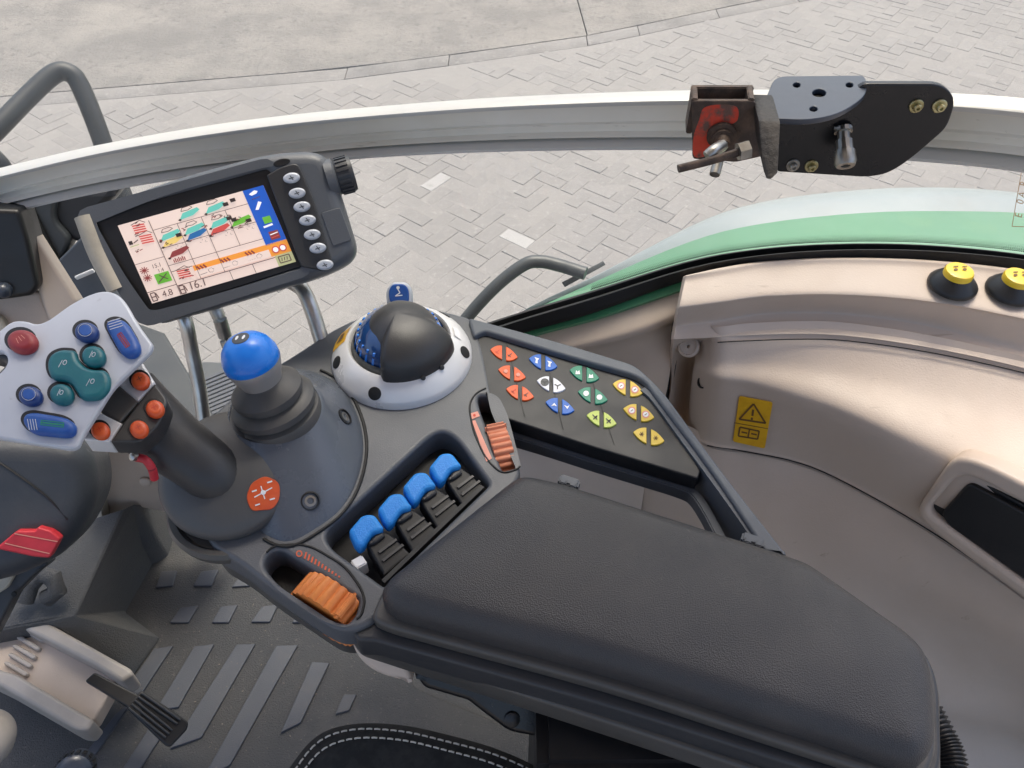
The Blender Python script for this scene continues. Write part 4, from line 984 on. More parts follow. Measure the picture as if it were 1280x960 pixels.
for k_, (m, (cx, cy), ic) in enumerate(kk):
    sc_ = 1.0 + (cx - 630) / 181 * .14
    for sd_ in (-1, 1):
        pts = []
        def loc(u, v): return (cx + kx.x * u * sc_ - kx.y * v * sc_ * 0 , cy + kx.y * u * sc_ + v * sc_)
        N_ = 9
        for i in range(N_ + 1):
            u = 2.6 + (17.6 - 2.6) * i / N_; v = 8.8 * (1 - (u / 18.2) ** 2.3); pts.append((u * sd_, -v + u * .04))
        for i in range(N_ + 1):
            u = 17.6 - (17.6 - 2.6) * i / N_; v = 8.8 * (1 - (u / 18.2) ** 2.3); pts.append((u * sd_, v))
        o = plate('key', rnd([loc(*p) for p in pts], 0), kh, .003, M[m], keypad, bev=.0006, res=2)
        o['label'] = cname[m] + ' half of a pointed key pair'
        P = Print(); c_ = loc(8 * sd_, 0); wm, dm = M['white'], M['dark']
        if ic == 'c': P.px([(c_[0] - 3, c_[1] - 4), (c_[0] + 3, c_[1] - 2), (c_[0] + 1, c_[1]), (c_[0] + 1, c_[1] + 4), (c_[0] - 2, c_[1] + 3), (c_[0] - 1, c_[1] - 1)], kt, wm)
        elif ic == 'e': P.px([(c_[0] - 3, c_[1] - 3 * sd_), (c_[0] + 1, c_[1] - 1.2), (c_[0] + 4, c_[1] + 3 * -sd_), (c_[0] + 1, c_[1] + 2)], kt, wm)
        elif ic == 'f': P.px([(c_[0] - 3, c_[1] + 3), (c_[0] - 2, c_[1] - 2), (c_[0], c_[1]), (c_[0] + 2, c_[1] - 2), (c_[0] + 3, c_[1] + 3)], kt, wm)
        elif ic == 'g': P.px(ell(c_[0], c_[1], 3.6, 3.4, 0, 14), kt, wm)
        elif ic == 'i': P.px(ell(c_[0], c_[1], 5, 4.8, 0, 14), kt, M['salmon']); P.px(ell(c_[0], c_[1], 3.4, 3.2, 0, 14), kt.up(.0002), M['white']); P.line((c_[0] - 1.5, c_[1] + 1), (c_[0] + 1.5, c_[1] - 1), kt.up(.0004), .9, M['inkbr'])
        elif ic == 'd': 
            for t in range(3): P.line(c_, (c_[0] + 4.4 * cos(t * 2.09 - .5), c_[1] + 4 * sin(t * 2.09 - .5)), kt, 1.2, dm)
            if sd_ == -1: P.px([*ell(c_[0], c_[1], 5.4, 5, 0, 14)], kp.up(.0019), M['tube'])
        elif ic == 'h': P.line((c_[0] - 3, c_[1] - 3), (c_[0] + 3, c_[1] + 3), kt, 1.2, dm); P.line((c_[0] + 3, c_[1] - 2), (c_[0] - 2, c_[1] + 3), kt, 1.2, dm); P.line((c_[0], c_[1]), (c_[0] + 3, c_[1]), kt, 1.6, dm)
        elif ic == 'j':
            for t in range(3): P.line((c_[0] - 3 * cos(t * 1.05), c_[1] - 3 * sin(t * 1.05)), (c_[0] + 3 * cos(t * 1.05), c_[1] + 3 * sin(t * 1.05)), kt, .9, M['inkbr'])
        else:
            P.line((c_[0] - 2.5, c_[1] + 2), (c_[0] + 2.5, c_[1] - 2), kt, 1, M['redpaint']); P.line((c_[0] - 3, c_[1]), (c_[0] + 1, c_[1] + 3), kt, 1, M['redpaint'])
        if ic == 'b': P.px(ell(c_[0], c_[1], 2.5, 2.4, 0, 10), kt.up(.0002), M['salmon'])
        # a thin key has room for its print on top: same object, second ink
        me2 = bpy.data.meshes.new('k'); P.bm.to_mesh(me2); P.bm.free(); off = len(o.data.materials)
        for im in P.mats: o.data.materials.append(im)
        me2.transform(Matrix.Translation(-wloc(keypad))); b3 = bmesh.new(); b3.from_mesh(o.data); nf = len(b3.faces); b3.from_mesh(me2); b3.faces.ensure_lookup_table()
        for f in b3.faces[nf:]: f.material_index += off
        b3.to_mesh(o.data); b3.free(); bpy.data.meshes.remove(me2)

# ------------------------------------------------------------------ blue ball lever with its boot
bal = thing('ball_lever', 'blue ball topped lever standing in a black rubber boot', 'lever', HT.hit(347, 514))
b0 = HT.hit(347, 514); bt = pd(316, 453, .685); ax = (bt - b0).normalized()
L0 = (bt - b0).length
lathe('boot', [(.0395, -.014), (.0395, -.002), (.0385, .001), (.034, .003), (.034, .006), (.0385, .0075), (.0385, .013), (.034, .017), (.029, .0185), (.029, .022), (.032, .0235), (.032, .028), (.027, .033), (.020, .037), (.018, .039), (.015, L0 - .012)], b0, ax, M['boot'], bal, 44)
lathe('collar', [(.0165, L0 - .026), (.0185, L0 - .020), (.0195, L0 - .016), (.0225, L0 - .008), (.0243, L0 - .001), (.0238, L0 + .001)], b0, ax, M['cup'], bal, 40)
kb = lathe('knob', [(.0238, L0 - .000), (.0248, L0 + .0015), (.0244, L0 + .0085), (.0212, L0 + .017), (.0165, L0 + .0225), (.0105, L0 + .026), (.005, L0 + .0272), (.0003, L0 + .0274)], b0, ax, M['blue'], bal, 40, 60)
q = b0 + ax * (L0 + .0268); kpl = Plane(q + ax * .0002 + V((0, .0, .0)), ax)
lathe('knob_emblem', [(.0075, -.0012), (.0075, .0004), (.006, .0008), (.0004, .0008)], b0 + ax * (L0 + .0268), ax, M['tube'], kb, 20)
P = Print(); s_, u_ = basis(ax); qq = b0 + ax * (L0 + .0279)
for sx in (-1, 1): P.poly([qq + s_ * (sx * .003 + .0014 * cos(t)) + u_ * .003 * sin(t) for t in [k * .7854 for k in range(8)]], M['white'])
P.build('emblem_print', kb)

# ------------------------------------------------------------------ round control with grey hood
dm_ = thing('dome_control', 'silver ringed round control with domed grey hood', 'control knob', dk.hit(503, 452))
d0 = dk.hit(503, 447)
RR = .0735
lathe('silver_ring', [(RR, -.004), (RR, .004), (.0715, .009), (.063, .019), (.056, .0255), (.053, .0265), (.051, .024), (.050, .012)], d0, (0, 0, 1), M['silver'], dm_, 64)
lathe('inner_wall', [(.0505, .0), (.0505, .022), (.047, .030), (.046, .010)], d0, (0, 0, 1), M['tube'], dm_, 48)
bl_ = lathe('blue_dial', [(.0468, .004), (.0468, .024), (.043, .038), (.034, .048), (.022, .055), (.001, .057)], d0, (0, 0, 1), M['domeblue'], dm_, 48)
for i in range(30):
    a = 2 * pi * i / 30; d = V((cos(a), sin(a), 0)); bm = bmesh.new()
    e_ = (d * -.38 + V((0, 0, 1))).normalized(); boxbm(bm, d0 + d * .0432 + V((0, 0, .031)), d * .0022, V((-d.y, d.x, 0)) * .0012, e_ * .011); bmobj('dial_rib', bm, M['blue'], bl_)
# hood: a dome that widens to the ring between two sides at the front right
def sm(x): x = max(0, min(1, x)); return x * x * (3 - 2 * x)
bm = bmesh.new(); rows = []
NA = 96
def hoodR(a):
    a = math.degrees(a) % 360; a = a - 360 if a > 180 else a      # 0 = +X, -90 = towards the camera
    f = sm((a + 112) / 10) * (1 - sm((a + 12) / 22))
    g = sm((abs(a) - 95) / 40)
    return (.0435 - .006 * g) + (.0585 - .0435 + .006 * g) * f
for k in range(15):
    t = k / 14; rows.append([])
    for i in range(NA):
        a = 2 * pi * i / NA; Rr = hoodR(a); r = Rr * sin(t * pi / 2) if t < 1 else Rr
        z = .0225 + .0405 * cos(t * pi / 2) ** .8
        rows[-1].append(d0 + V((cos(a) * max(r, .0004), sin(a) * max(r, .0004), z)))
rows.append([p + V((0, 0, -.006)) for p in rows[-1]])
vs = grid(bm, rows, True); bm.faces.new(vs[0]); bm.faces.new(vs[-1])
for _ in range(2): bmesh.ops.smooth_vert(bm, verts=bm.verts, factor=.4, use_axis_x=True, use_axis_y=True, use_axis_z=True)
bmobj('hood', bm, M['grip'], dm_, 60)
for px, py, h in ((427, 453, .0115), (470, 491, .0125), (573, 441, .0125), (556, 394, .0115)):
    q = pz(px, py, ZD + .0125); d = (V((q.x, q.y, 0)) - V((d0.x, d0.y, 0))).normalized(); q = V((d0.x, d0.y, 0)) + d * .0672 + V((0, 0, ZD + .0141)); nn = (d * .76 + V((0, 0, .65))).normalized()
    lathe('ring_screw', [(.0068, -.004), (.0068, .0005), (.0062, .0007), (.0003, .0007)], q, nn, M['seal'], dm_, 20)
for a in (-62, -40):
    d = V((cos(R(a)), sin(R(a)), 0)); lathe('hood_pin', [(.0026, -.002), (.0026, .002), (.0018, .0025), (.0003, .0025)], d0 + d * .0585 + V((0, 0, .0235)), (d + V((0, 0, .8))), M['black'], dm_, 10)
# slot cover and light window on the ring
aa = [R(x) for x in range(-98, 14, 4)]
# yellow sticker on the ring
def ringpt(a, t, h=.0006):
    r = .0715 + (.056 - .0715) * t; z = .009 + (.0255 - .009) * t; return d0 + V((cos(R(a)) * (r + h * .7), sin(R(a)) * (r + h * .7), z + h))
bm = bmesh.new(); grid(bm, [[ringpt(a, t) for a in (158, 164, 170, 176, 181)] for t in (.0, .5, .95)]); grid(bm, [[ringpt(a, t, .0001) for a in (158, 164, 170, 176, 181)] for t in (.0, .5, .95)])
yst = bmobj('yellow_sticker', bm, M['yellow'], dm_)
P = Print(); P.poly([ringpt(164, .3, .0012), ringpt(175, .25, .0012), ringpt(174, .72, .0012), ringpt(165, .66, .0012)], M['inkbr']); P.build('sticker_print', yst)
bm = bmesh.new(); grid(bm, [[ringpt(a, t, .0012) for a in (6, 11, 16, 21)] for t in (.6, .8, 1.0)]); bmobj('light_window', bm, M['white'], dm_)
# blue tab behind the dome
tb = Plane(pd(498, 364, .905), (0, -.8, .65))
plate('tab_holder', rnd([(483, 381), (482, 362, 8), (490, 353, 5), (507, 353, 5), (515, 362, 8), (515, 384)], 4), tb, .012, M['headsil'], dm_, bev=.003)
tbo = plate('blue_tab', rnd([(487, 378), (485, 363, 8), (491, 355, 4), (505, 355, 4), (511, 362, 8), (511, 378)], 4), tb.up(.0025), .006, M['mblue'], dm_, bev=.0015)
P = Print(); t3 = tb.up(.0028); P.px(ell(497.5, 359.5, 2.2, 2, 0, 10), t3, M['white']); P.line((497, 361), (500, 366), t3, 1.2, M['white']); P.line((500, 366), (494, 370), t3, 1.2, M['white']); P.line((494, 370), (503, 369), t3, 1.2, M['white']); P.build('tab_print', tbo)

# ------------------------------------------------------------------ four blue capped paddle levers
capO = [(390, 412, 14), (448, 345, 20), (498, 342, 20), (540, 402, 10), (528, 418, 12), (492, 424, 16), (456, 478, 8), (438, 490, 10), (416, 472, 14)]
bodyO = [(462, 468, 10), (500, 425, 10), (540, 412, 10), (578, 440, 6), (650, 512, 4), (540, 605, 4)]
nookO = [(470, 472, 8), (500, 426, 14), (532, 416, 14), (546, 436, 12), (500, 470, 16)]
def c8(p): return (320 + p[0] / 3.368, 540 + p[1] / 3.368) + ((p[2] / 3.368,) if len(p) > 2 else ())
shifts = [(0, 0), (119, -93), (222, -187), (330, -272)]
plab = ['blue capped paddle lever nearest the front thumbwheel, by the white clip', 'second blue paddle lever from the white clip end of the row', 'third blue paddle lever from the white clip end of the row', 'blue capped paddle lever at the far end, nearest the salmon thumbwheel']
proto = None
for k, (dx, dy) in enumerate(shifts):
    pc = pz(*c8((520 + dx, 500 + dy)), ZD - .006)
    if proto is None:
        t = thing('paddle_lever', plab[0], 'paddle lever', pc, 'blue capped paddle levers in the recess')
        pn = Plane(pz(*c8((460, 415)), ZD + .006), (.16, -.14, 1))
        cp = plate('cap', rnd([c8(p) for p in capO], 3, 5), pn, .016, M['bluepad'], t, bev=.004, res=4)
        pb = Plane(pz(*c8((540, 520)), ZD - .006), (.1, -.1, 1))
        plate('stem', rnd([c8(p) for p in bodyO], 2), pb, .02, M['well'], t, bev=.002)
        plate('finger_dip', rnd([c8(p) for p in nookO], 4), pb.up(.0035), .01, M['dark'], t, bev=.0025)
        for a, b in (((518, 510), (592, 455)), ((534, 545), (620, 478))):
            p, q = pb.hit(*c8(a)), pb.hit(*c8(b)); bm = bmesh.new(); boxbm(bm, (p + q) / 2 + V((0, 0, .0006)), (q - p) / 2, (q - p).cross(pb.n).normalized() * .0012, pb.n * .0012); bmobj('stem_rib', bm, M['dark'], t)
        proto = t
    else:
        c = copy_tree(proto); c['label'] = plab[k]; c.location = pc; c['group'] = 'blue capped paddle levers in the recess'
# rail at the foot of the paddles
p, q = dk.hit(481, 728), dk.hit(606, 608)
bm = bmesh.new(); boxbm(bm, (p + q) / 2 + V((-.002, .002, -.010)), (q - p) / 2, (q - p).cross(V((0, 0, 1))).normalized() * .002, V((0, 0, .008))); bmobj('recess_rail', bm, M['well'], con)

# ------------------------------------------------------------------ thumbwheels
def thumbwheel(label, a, b, z, r, wd, nrib, m, stop, half=.6):
    p, q = flat(z).hit(*a), flat(z).hit(*b); c = (p + q) / 2; d = (q - p).normalized(); s = V((-d.y, d.x, 0))
    c = c - V((0, 0, r))
    t = thing('thumbwheel', label, 'thumbwheel', c)
    N_ = nrib * 6; bm = bmesh.new(); rows = []
    for w_, e in ((-wd, .90), (-wd, .985), (-wd * .9, 1), (wd * .9, 1), (wd, .985), (wd, .9)):
        rows.append([c + s * w_ + (d * cos(2 * pi * i / N_) + V((0, 0, 1)) * sin(2 * pi * i / N_)) * (r * e * (1 - .07 * (.5 + .5 * cos(2 * pi * i * nrib / N_)) ** 2)) for i in range(N_)])
    vs = grid(bm, rows, True); bm.faces.new(vs[0]); bm.faces.new(vs[-1]); bmobj('wheel', bm, M[m], t, 50)
    an = R(stop); rd = d * cos(an) + V((0, 0, 1)) * sin(an); tg = rd.cross(s)
    bm = bmesh.new(); boxbm(bm, c + rd * (r + .0005) + s * .0, rd * .0045, s * wd * 1.12, tg * .0032); bmesh.ops.bevel(bm, geom=bm.edges[:], offset=.0022, segments=3, affect='EDGES'); bmobj('stop_ridge', bm, M[m], t, 50)
    return t
thumbwheel('orange ribbed thumbwheel in the front slot near the floor mat', (364, 712), (446, 762), ZD + .010, .034, .0112, 24, 'wheel', 52)
thumbwheel('salmon ribbed thumbwheel beside the slanted key panel', (613, 513), (638, 584), ZD + .006, .034, .0095, 30, 'wheel2', 118)

# ------------------------------------------------------------------ joystick
joy = thing('joystick', 'multi button joystick with silver face and grey grip', 'joystick', jr)
jtop = pd(165, 512, .655); jend = pd(283, 603, .735)
skirt = lathe('base_skirt', [(.054, -.022), (.059, -.012), (.0615, -.002), (.0612, .003), (.0585, .0075), (.052, .0115), (.043, .015), (.033, .0178), (.022, .0195), (.0005, .021)], dk.hit(297, 608) + V((-.002, .0, .020)), (.03, -.26, 1), M['skirt'], joy, 64, 60)
tree = bvh(skirt)
def patch(name, outline, tree, h, m, parent, th=.0012):
    """thin sheet following a built surface"""
    cx, cy = sum(p[0] for p in outline) / len(outline), sum(p[1] for p in outline) / len(outline)
    rows = [[surf(tree, cx + (x - cx) * f, cy + (y - cy) * f, h) for x, y in outline] for f in (.02, .35, .7, .96)] + [[surf(tree, x, y, h - th) for x, y in outline]]
    bm = bmesh.new(); vs = grid(bm, rows, True); bm.faces.new(vs[0]); return bmobj(name, bm, m, parent, 60)
rs = patch('red_badge', rnd([(307, 622, 8), (314, 604, 6), (331, 594, 8), (350, 603, 8), (350, 624, 8), (341, 637, 6), (314, 639, 6)], 5), tree, .0012, M['orange'], joy)
P = Print()
def sl(a, b, w, m, h=.0016):
    a, b = V(a), V(b); n = (b - a).normalized(); n = V((-n.y, n.x)) * w / 2
    P.poly([surf(tree, *q, h) for q in (a + n, b + n, b - n, a - n)], m)
sl((318, 622), (340, 610), 1.4, M['white']); sl((326, 608), (331, 624), 1.4, M['white'])
for a in ((318, 614), (337, 603), (340, 624), (322, 631)): sl((a[0] - 3, a[1] + 1), (a[0] + 3, a[1] - 1), 1.8, M['white'])
P.poly([surf(tree, *q, .0018) for q in ell(329, 616, 3.2, 3, 0, 10)], M['white']); P.build('badge_print', rs)
gp = spl([pd(152, 498, .668), pd(172, 516, .673), pd(210, 548, .680), pd(246, 575, .686), pd(274, 597, .695), pd(304, 618, .728)], 6)
n = len(gp); rad = []
for i in range(n):
    t = i / (n - 1); a = .0335 - .0075 * sm(t * 1.4); b = .020 + .003 * sm(t * 2); rad.append((a, b))
bm = bmesh.new(); sweep(bm, gp, rad, 28); bmobj('grip', bm, M['grip'], joy, 60)
hp_ = Plane(pd(95, 462, .622), (.03, -.22, 1))
def c3(p): return (p[0] / 4, 340 + p[1] / 4) + ((p[2] / 4,) if len(p) > 2 else ())
headO = [(-170, 420, 60), (-60, 330, 40), (0, 290, 40), (55, 243, 50), (125, 240, 50), (185, 262, 40), (245, 238, 50), (345, 162, 60), (440, 112, 50), (515, 90, 40), (580, 102, 40), (630, 150, 50), (690, 262, 60), (765, 362, 16), (748, 398, 18), (560, 580, 40), (408, 822, 50), (388, 872, 20), (350, 886, 24), (0, 832, 60), (-160, 800, 60), (-220, 700, 60), (-150, 590, 40), (-20, 520, 40), (30, 470, 40), (38, 425, 40), (10, 395, 20)]
hd = plate('head', rnd([c3(p) for p in headO], 8, 6), hp_, .006, M['headsil'], joy, bev=.0022, res=4)
plate('head_shell', rnd([c3(p) for p in [(-120, 400), (60, 270), (200, 260), (430, 120), (560, 110), (700, 300), (540, 490), (380, 640), (100, 640), (-140, 620), (40, 440)]], 12), hp_.up(-.0055), .02, M['dark'], joy, bev=.005)
def hbtn(name, loop, m, h=.0055, bev=.0022, par=None, at=0):
    plate('button_well', [c3(p)[:2] for p in grow(loop, 5)], hp_.up(.0005), .002, M['black'], joy, bev=.0004)
    return plate(name, [c3(p)[:2] for p in loop], hp_.up(h), h + .002, M[m], joy, bev=bev, res=5)
hu = lambda h: hp_.up(h)
b = hbtn('red_button', ell(101, 336, 76, 58), 'red', .008, .006)
P = Print()
for k in range(3): P.line(c3((80 + 12 * k, 330 - 8 * k)), c3((92 + 16 * k, 356 - 12 * k)), hu(.0082), .8, M['salmon'])
P.build('button_print', b)
for cx, cy in ((425, 290), (142, 610)):
    b = hbtn('blue_button', ell(cx, cy, 60, 48), 'dblue', .007, .005)
    plate('button_centre', [c3(p)[:2] for p in ell(cx, cy, 32, 28)], hu(.0078), .003, M['mblue'], b, bev=.0008)
    P = Print(); lo = [c3(p) for p in ell(cx, cy, 35, 31)]
    for a_, b_ in zip(lo, lo[1:] + lo[:1]): P.line(a_, b_, hu(.0074), .5, M['headsil'])
    P.build('button_print', b)
for cx, cy in ((460, 412), (299, 602)):
    b = hbtn('teal_button', ell(cx, cy, 60, 52), 'teal', .007, .005); P = Print()
    P.line(c3((cx - 14, cy + 16)), c3((cx + 2, cy - 18)), hu(.0072), .8, M['headsil']); P.px(ell(*c3((cx + 8, cy)), 2.4, 3.4, 30, 10), hu(.0072), M['headsil']); P.px(ell(*c3((cx + 8, cy)), 1.5, 2.4, 30, 10), hu(.0074), M['teal']); P.build('button_print', b)
rockO = [(228, 470, 50), (240, 410, 50), (300, 380, 30), (375, 385, 20), (384, 430, 20), (420, 470, 40), (470, 484, 30), (520, 480, 40), (548, 520, 40), (540, 580, 40), (490, 630, 40), (400, 632, 30), (374, 590, 30), (350, 550, 40), (310, 535, 30), (250, 530, 50)]
b = hbtn('teal_rocker', rnd(rockO, 20, 6), 'teal', .006, .004); P = Print()
for cx, cy in ((312, 458), (450, 552)):
    P.line(c3((cx - 20, cy + 18)), c3((cx, cy - 18)), hu(.0062), .8, M['headsil']); P.px(ell(*c3((cx + 12, cy - 6)), 2.6, 3.6, 30, 10), hu(.0062), M['headsil']); P.px(ell(*c3((cx + 12, cy - 6)), 1.6, 2.5, 30, 10), hu(.0064), M['teal'])
P.build('button_print', b)
ro1 = rnd([(520, 262, 30), (535, 235, 30), (580, 222, 30), (630, 240, 40), (690, 340, 30), (698, 380, 30), (670, 415, 30), (625, 418, 30), (590, 390, 30)], 20, 5)
ro2 = rnd([(102, 745, 36), (115, 705, 36), (160, 692, 30), (320, 718, 40), (372, 750, 36), (368, 795, 36), (330, 818, 30), (150, 800, 40)], 20, 5)
for lo, inkm, sa_, sb_, pa in ((ro1, 'red', (545, 275), (610, 255), ((595, 308), (640, 372))), (ro2, 'kgreen', (150, 735), (160, 790), ((205, 752), (318, 765)))):
    b = hbtn('blue_rocker', lo, 'mblue', .007, .0045); P = Print()
    A, B_ = V(sa_), V(sb_); st_ = V((B_.y - A.y, A.x - B_.x)).normalized() * 13
    if inkm == 'red': st_ = -st_ if st_.y > 0 else st_
    else: st_ = V((13, 0))
    for k in range(4): P.line(c3(A + st_ * (k - 1)), c3(B_ + st_ * (k - 1)), hu(.0072), .9, M['headsil'])
    d_ = (V(pa[1]) - V(pa[0])); nn = V((-d_.y, d_.x)).normalized() * 11
    q4 = [tuple(V(pa[0]) + nn), tuple(V(pa[1]) + nn), tuple(V(pa[1]) - nn), tuple(V(pa[0]) - nn)]
    for a_, b_ in zip(q4, q4[1:] + q4[:1]): P.line(c3(a_), c3(b_), hu(.0072), 1.1, M[inkm])
    P.line(c3(pa[0]), c3(pa[1]), hu(.0072), 2., M[inkm]); P.build('rocker_print', b)
# collar facets and orange buttons between head and grip
np_ = Plane(pd(150, 500, .636), (.10, -.16, 1))
facets = [('silver', [(640, 500, 8), (712, 450, 10), (775, 552, 10), (690, 648, 10), (585, 560, 6)]), ('tray', [(556, 580), (588, 558), (692, 650), (600, 752), (500, 690), (486, 672)]), ('silver', [(415, 812, 8), (480, 690, 8), (612, 756, 8), (552, 846, 10), (420, 838, 8)]),
          ('grip', [(775, 554, 10), (842, 640, 30), (800, 760, 60), (700, 850, 30), (552, 846, 6), (612, 756, 6), (692, 650, 6)])]
for i, (m, lo) in enumerate(facets):
    plate('collar_facet', rnd([c3(p) for p in lo], 2, 4), np_.up(-.001 if m != 'grip' else .001), .02, M[m], joy, bev=.002)
for cx, cy in ((697, 534), (496, 784), (770, 675), (690, 776)):
    plate('button_well', [c3(p)[:2] for p in ell(cx, cy, 53, 47)], np_.up(.002), .004, M['black'], joy, bev=.0005)
    b = plate('orange_button', [c3(p)[:2] for p in ell(cx, cy, 47, 42)], np_.up(.0075), .008, M['orange'], joy, bev=.0035, res=5)
    P = Print(); P.line(c3((cx - 14, cy + 6)), c3((cx + 12, cy - 8)), np_.up(.0078), 1, M['redpaint']); P.line(c3((cx - 6, cy - 12)), c3((cx + 8, cy + 12)), np_.up(.0078), 1, M['redpaint']); P.build('button_print', b)
tg = tube('trigger', [pd(171, 572, .648), pd(182, 575, .646), pd(190, 586, .650), pd(193, 598, .658)], .0035, M['redtab'], joy, 10)
lathe('trigger_pin', [(.0035, 0), (.0035, .004), (.002, .005), (.0003, .005)], pd(170, 571, .646), (-.4, -.5, .7), M['chrome'], joy, 12)
# ------------------------------------------------------------------ cab floor, rubber mat, footwell
fl_ = slab('floor', [(-1.3, -.9), (1.2, -.9), (1.2, .55), (.2, .80), (-.1, .86), (-.50, .90), (-1.3, .90)], 1.50, 1.672, M['block']); tag(fl_, kind='structure')
ZF = 1.68
fm = thing('floor_mat', 'dusty grey rubber floor mat with raised diagonal treads', 'floor mat', pz(280, 830, ZF))
fz = flat(ZF)
plate('mat_sheet', rnd([(-120, 1100), (-60, 800), (60, 712, 10), (150, 640, 10), (224, 632, 4), (262, 640), (470, 800), (520, 860), (760, 960), (760, 1150)], 8), fz, .012, M['mat_'], fm, bev=.003)
def c7(p): return (p[0] / 2.783, 620 + p[1] / 2.783)
tr_ = [[(700, 262), (760, 255), (735, 312), (670, 312)], [(560, 262), (615, 258), (600, 312), (540, 318)], [(825, 290), (880, 285), (868, 312), (805, 316)], [(628, 388), (690, 380), (655, 440), (590, 440)], [(768, 384), (826, 378), (795, 440), (735, 440)], [(910, 384), (968, 376), (938, 438), (872, 438)], [(1040, 400), (1092, 398), (1075, 438), (1015, 440)],
       [(535, 530), (602, 520), (490, 690), (420, 700)], [(675, 522), (745, 514), (620, 735), (540, 745)], [(822, 516), (888, 514), (700, 840), (590, 880)], [(960, 520), (1036, 518), (800, 935), (700, 990)], [(1085, 576), (1146, 580), (1046, 788), (975, 825)], [(400, 760), (470, 700), (330, 900), (270, 930)], [(520, 800), (590, 790), (480, 960), (400, 990)], [(1195, 690), (1240, 690), (1215, 745), (1165, 760)]]
for t in tr_:
    plate('tread_bar', rnd([c7(p) for p in t], 1.5, 3), fz.up(.0035), .005, M['tread'], fm, bev=.0012)

fw = thing('footwell_block', 'dark grey rubber covered footwell block with sloping faces', 'footwell', pz(120, 740, ZF))
vv = [(52, 712, 1.80), (120, 646, 1.84), (152, 636, 1.84), (170, 629, 1.835), (225, 636, 1.69), (155, 764, 1.685), (93, 770, 1.80), (199, 797, 1.684), (165, 845, 1.684), (58, 778, 1.80), (-60, 800, 1.81), (-60, 760, 1.82)]
tv = [pz(*v) for v in vv]; nb = len(tv)
bot = [V((p.x, p.y, 1.675)) for p in tv]
order = [0, 1, 2, 3, 4, 5, 7, 8, 9, 10, 11]
faces = [(0, 1, 2, 6), (2, 3, 4, 5, 6), (6, 5, 7), (6, 7, 8, 9), (9, 10, 11, 0, 6)]
solid('block', tv + bot, faces + [tuple(nb + i for i in order)] + [(a, b, nb + b, nb + a) for a, b in zip(order, order[1:] + order[:1])], M['block'], fw, .004, 25)
bm = bmesh.new(); sweep(bm, [pz(30, 752, 1.825), pz(38, 730, 1.84), pz(52, 718, 1.848), pz(66, 722, 1.845), pz(72, 738, 1.83), pz(58, 748, 1.82)], .013, 10); bmobj('moulded_arch', bm, M['block'], fw, 60)

dp = thing('lower_door_trim', 'beige trim panel behind the joystick with a screw cap', 'trim panel', pz(170, 600, 1.9))
yb = pz(170, 630, 1.84).y + .012
bmq = [pY(x, y, yb + k) for x, y, k in ((104, 552, 0), (112, 548, 0), (250, 548, 0), (262, 660, 0), (225, 645, 0), (172, 634, 0), (126, 660, 0), (121, 652, 0))]
solid('panel', bmq + [p + V((0, .02, 0)) for p in bmq], [tuple(range(8)), tuple(range(15, 7, -1))] + [(i, (i + 1) % 8, 8 + (i + 1) % 8, 8 + i) for i in range(8)], M['beige'], dp, .004)
loft('pillar_edge', [[pY(x, y, yb - .012) for x, y in ((100, 545), (108, 590), (119, 630), (124, 655))], [pY(x, y, yb - .022) for x, y in ((106, 545), (114, 590), (124, 628), (129, 652))], [pY(x, y, yb - .01) for x, y in ((113, 545), (120, 590), (130, 626), (135, 648))]], M['dirty'], dp, (0, .02, 0), (4, 4))
q = pY(182, 602, yb - .004); lathe('screw_cap', [(.0085, 0), (.008, .003), (.005, .005), (.0004, .0055)], q, (0, -1, .2), M['beige2'], dp, 20)
loft('curved_edge', [[pY(x, y, yb - .03) for x, y in ((203, 590), (222, 620), (236, 656), (262, 690))], [pY(x, y, yb - .045) for x, y in ((216, 592), (232, 620), (246, 654), (272, 688))], [pY(x, y, yb - .03) for x, y in ((228, 594), (244, 622), (256, 652), (284, 686))]], M['beige2'], dp, (0, .02, 0), (4, 4))

# ------------------------------------------------------------------ pedal and its housing
ph = thing('pedal_housing', 'pale beige grooved pedal housing at the lower left', 'housing', pz(70, 830, 1.75))
hz = Plane(pz(70, 830, 1.765), (.10, -.03, 1))
plate('base_plate', rnd([(-10, 850), (-40, 820), (12, 762, 6), (40, 772), (145, 852, 4), (118, 900, 4), (102, 905, 6), (10, 850)], 4), hz, .03, M['beige2'], ph, bev=.003)
def raised(name, pts, h, m, th=.03, bev=.004): return plate(name, rnd(pts, 4, 4), hz.up(h), th, m, ph, bev=bev)
raised('side_rail', [(10, 768), (18, 758, 8), (28, 760, 6), (164, 836, 6), (166, 843, 4), (152, 852, 4), (120, 832), (10, 775)], .026, M['cream'], .05, .005)
raised('side_rail', [(-40, 815), (4, 838, 6), (20, 842, 6), (118, 900, 5), (108, 913, 5), (95, 912, 4), (5, 860), (-40, 838)], .022, M['cream'], .05, .005)
for k in range(5):
    a = (20 - k * 3.5, 786 + k * 11.6); 
    raised('groove_rib', [(24 - k * 5.2, 786 + k * 10.8), (29 - k * 5.2, 782 + k * 10.8), (57 - k * 5.2, 798 + k * 10.8), (52 - k * 5.2, 803 + k * 10.8)], .007, M['cream'], .012, .002)
bm = bmesh.new(); lo = [hz.at(*hz.uv(*p), .008) for p in ell(3, 791, 11.5, 7.5, -50, 24)]; sweep(bm, lo + [lo[0]], .0016, 8); bmobj('oval_emblem', bm, M['dark'], ph)
pdm = thing('accelerator_pedal', 'black ribbed accelerator pedal above the floor mat', 'pedal', pz(195, 900, 1.75))
pz1 = Plane(pz(150, 868, 1.80), (.35, -.2, 1))
plate('pedal_arm', rnd([(106, 851), (118, 840), (180, 872), (176, 898), (160, 884)], 3, 3), pz1, .012, M['black'], pdm, bev=.002)
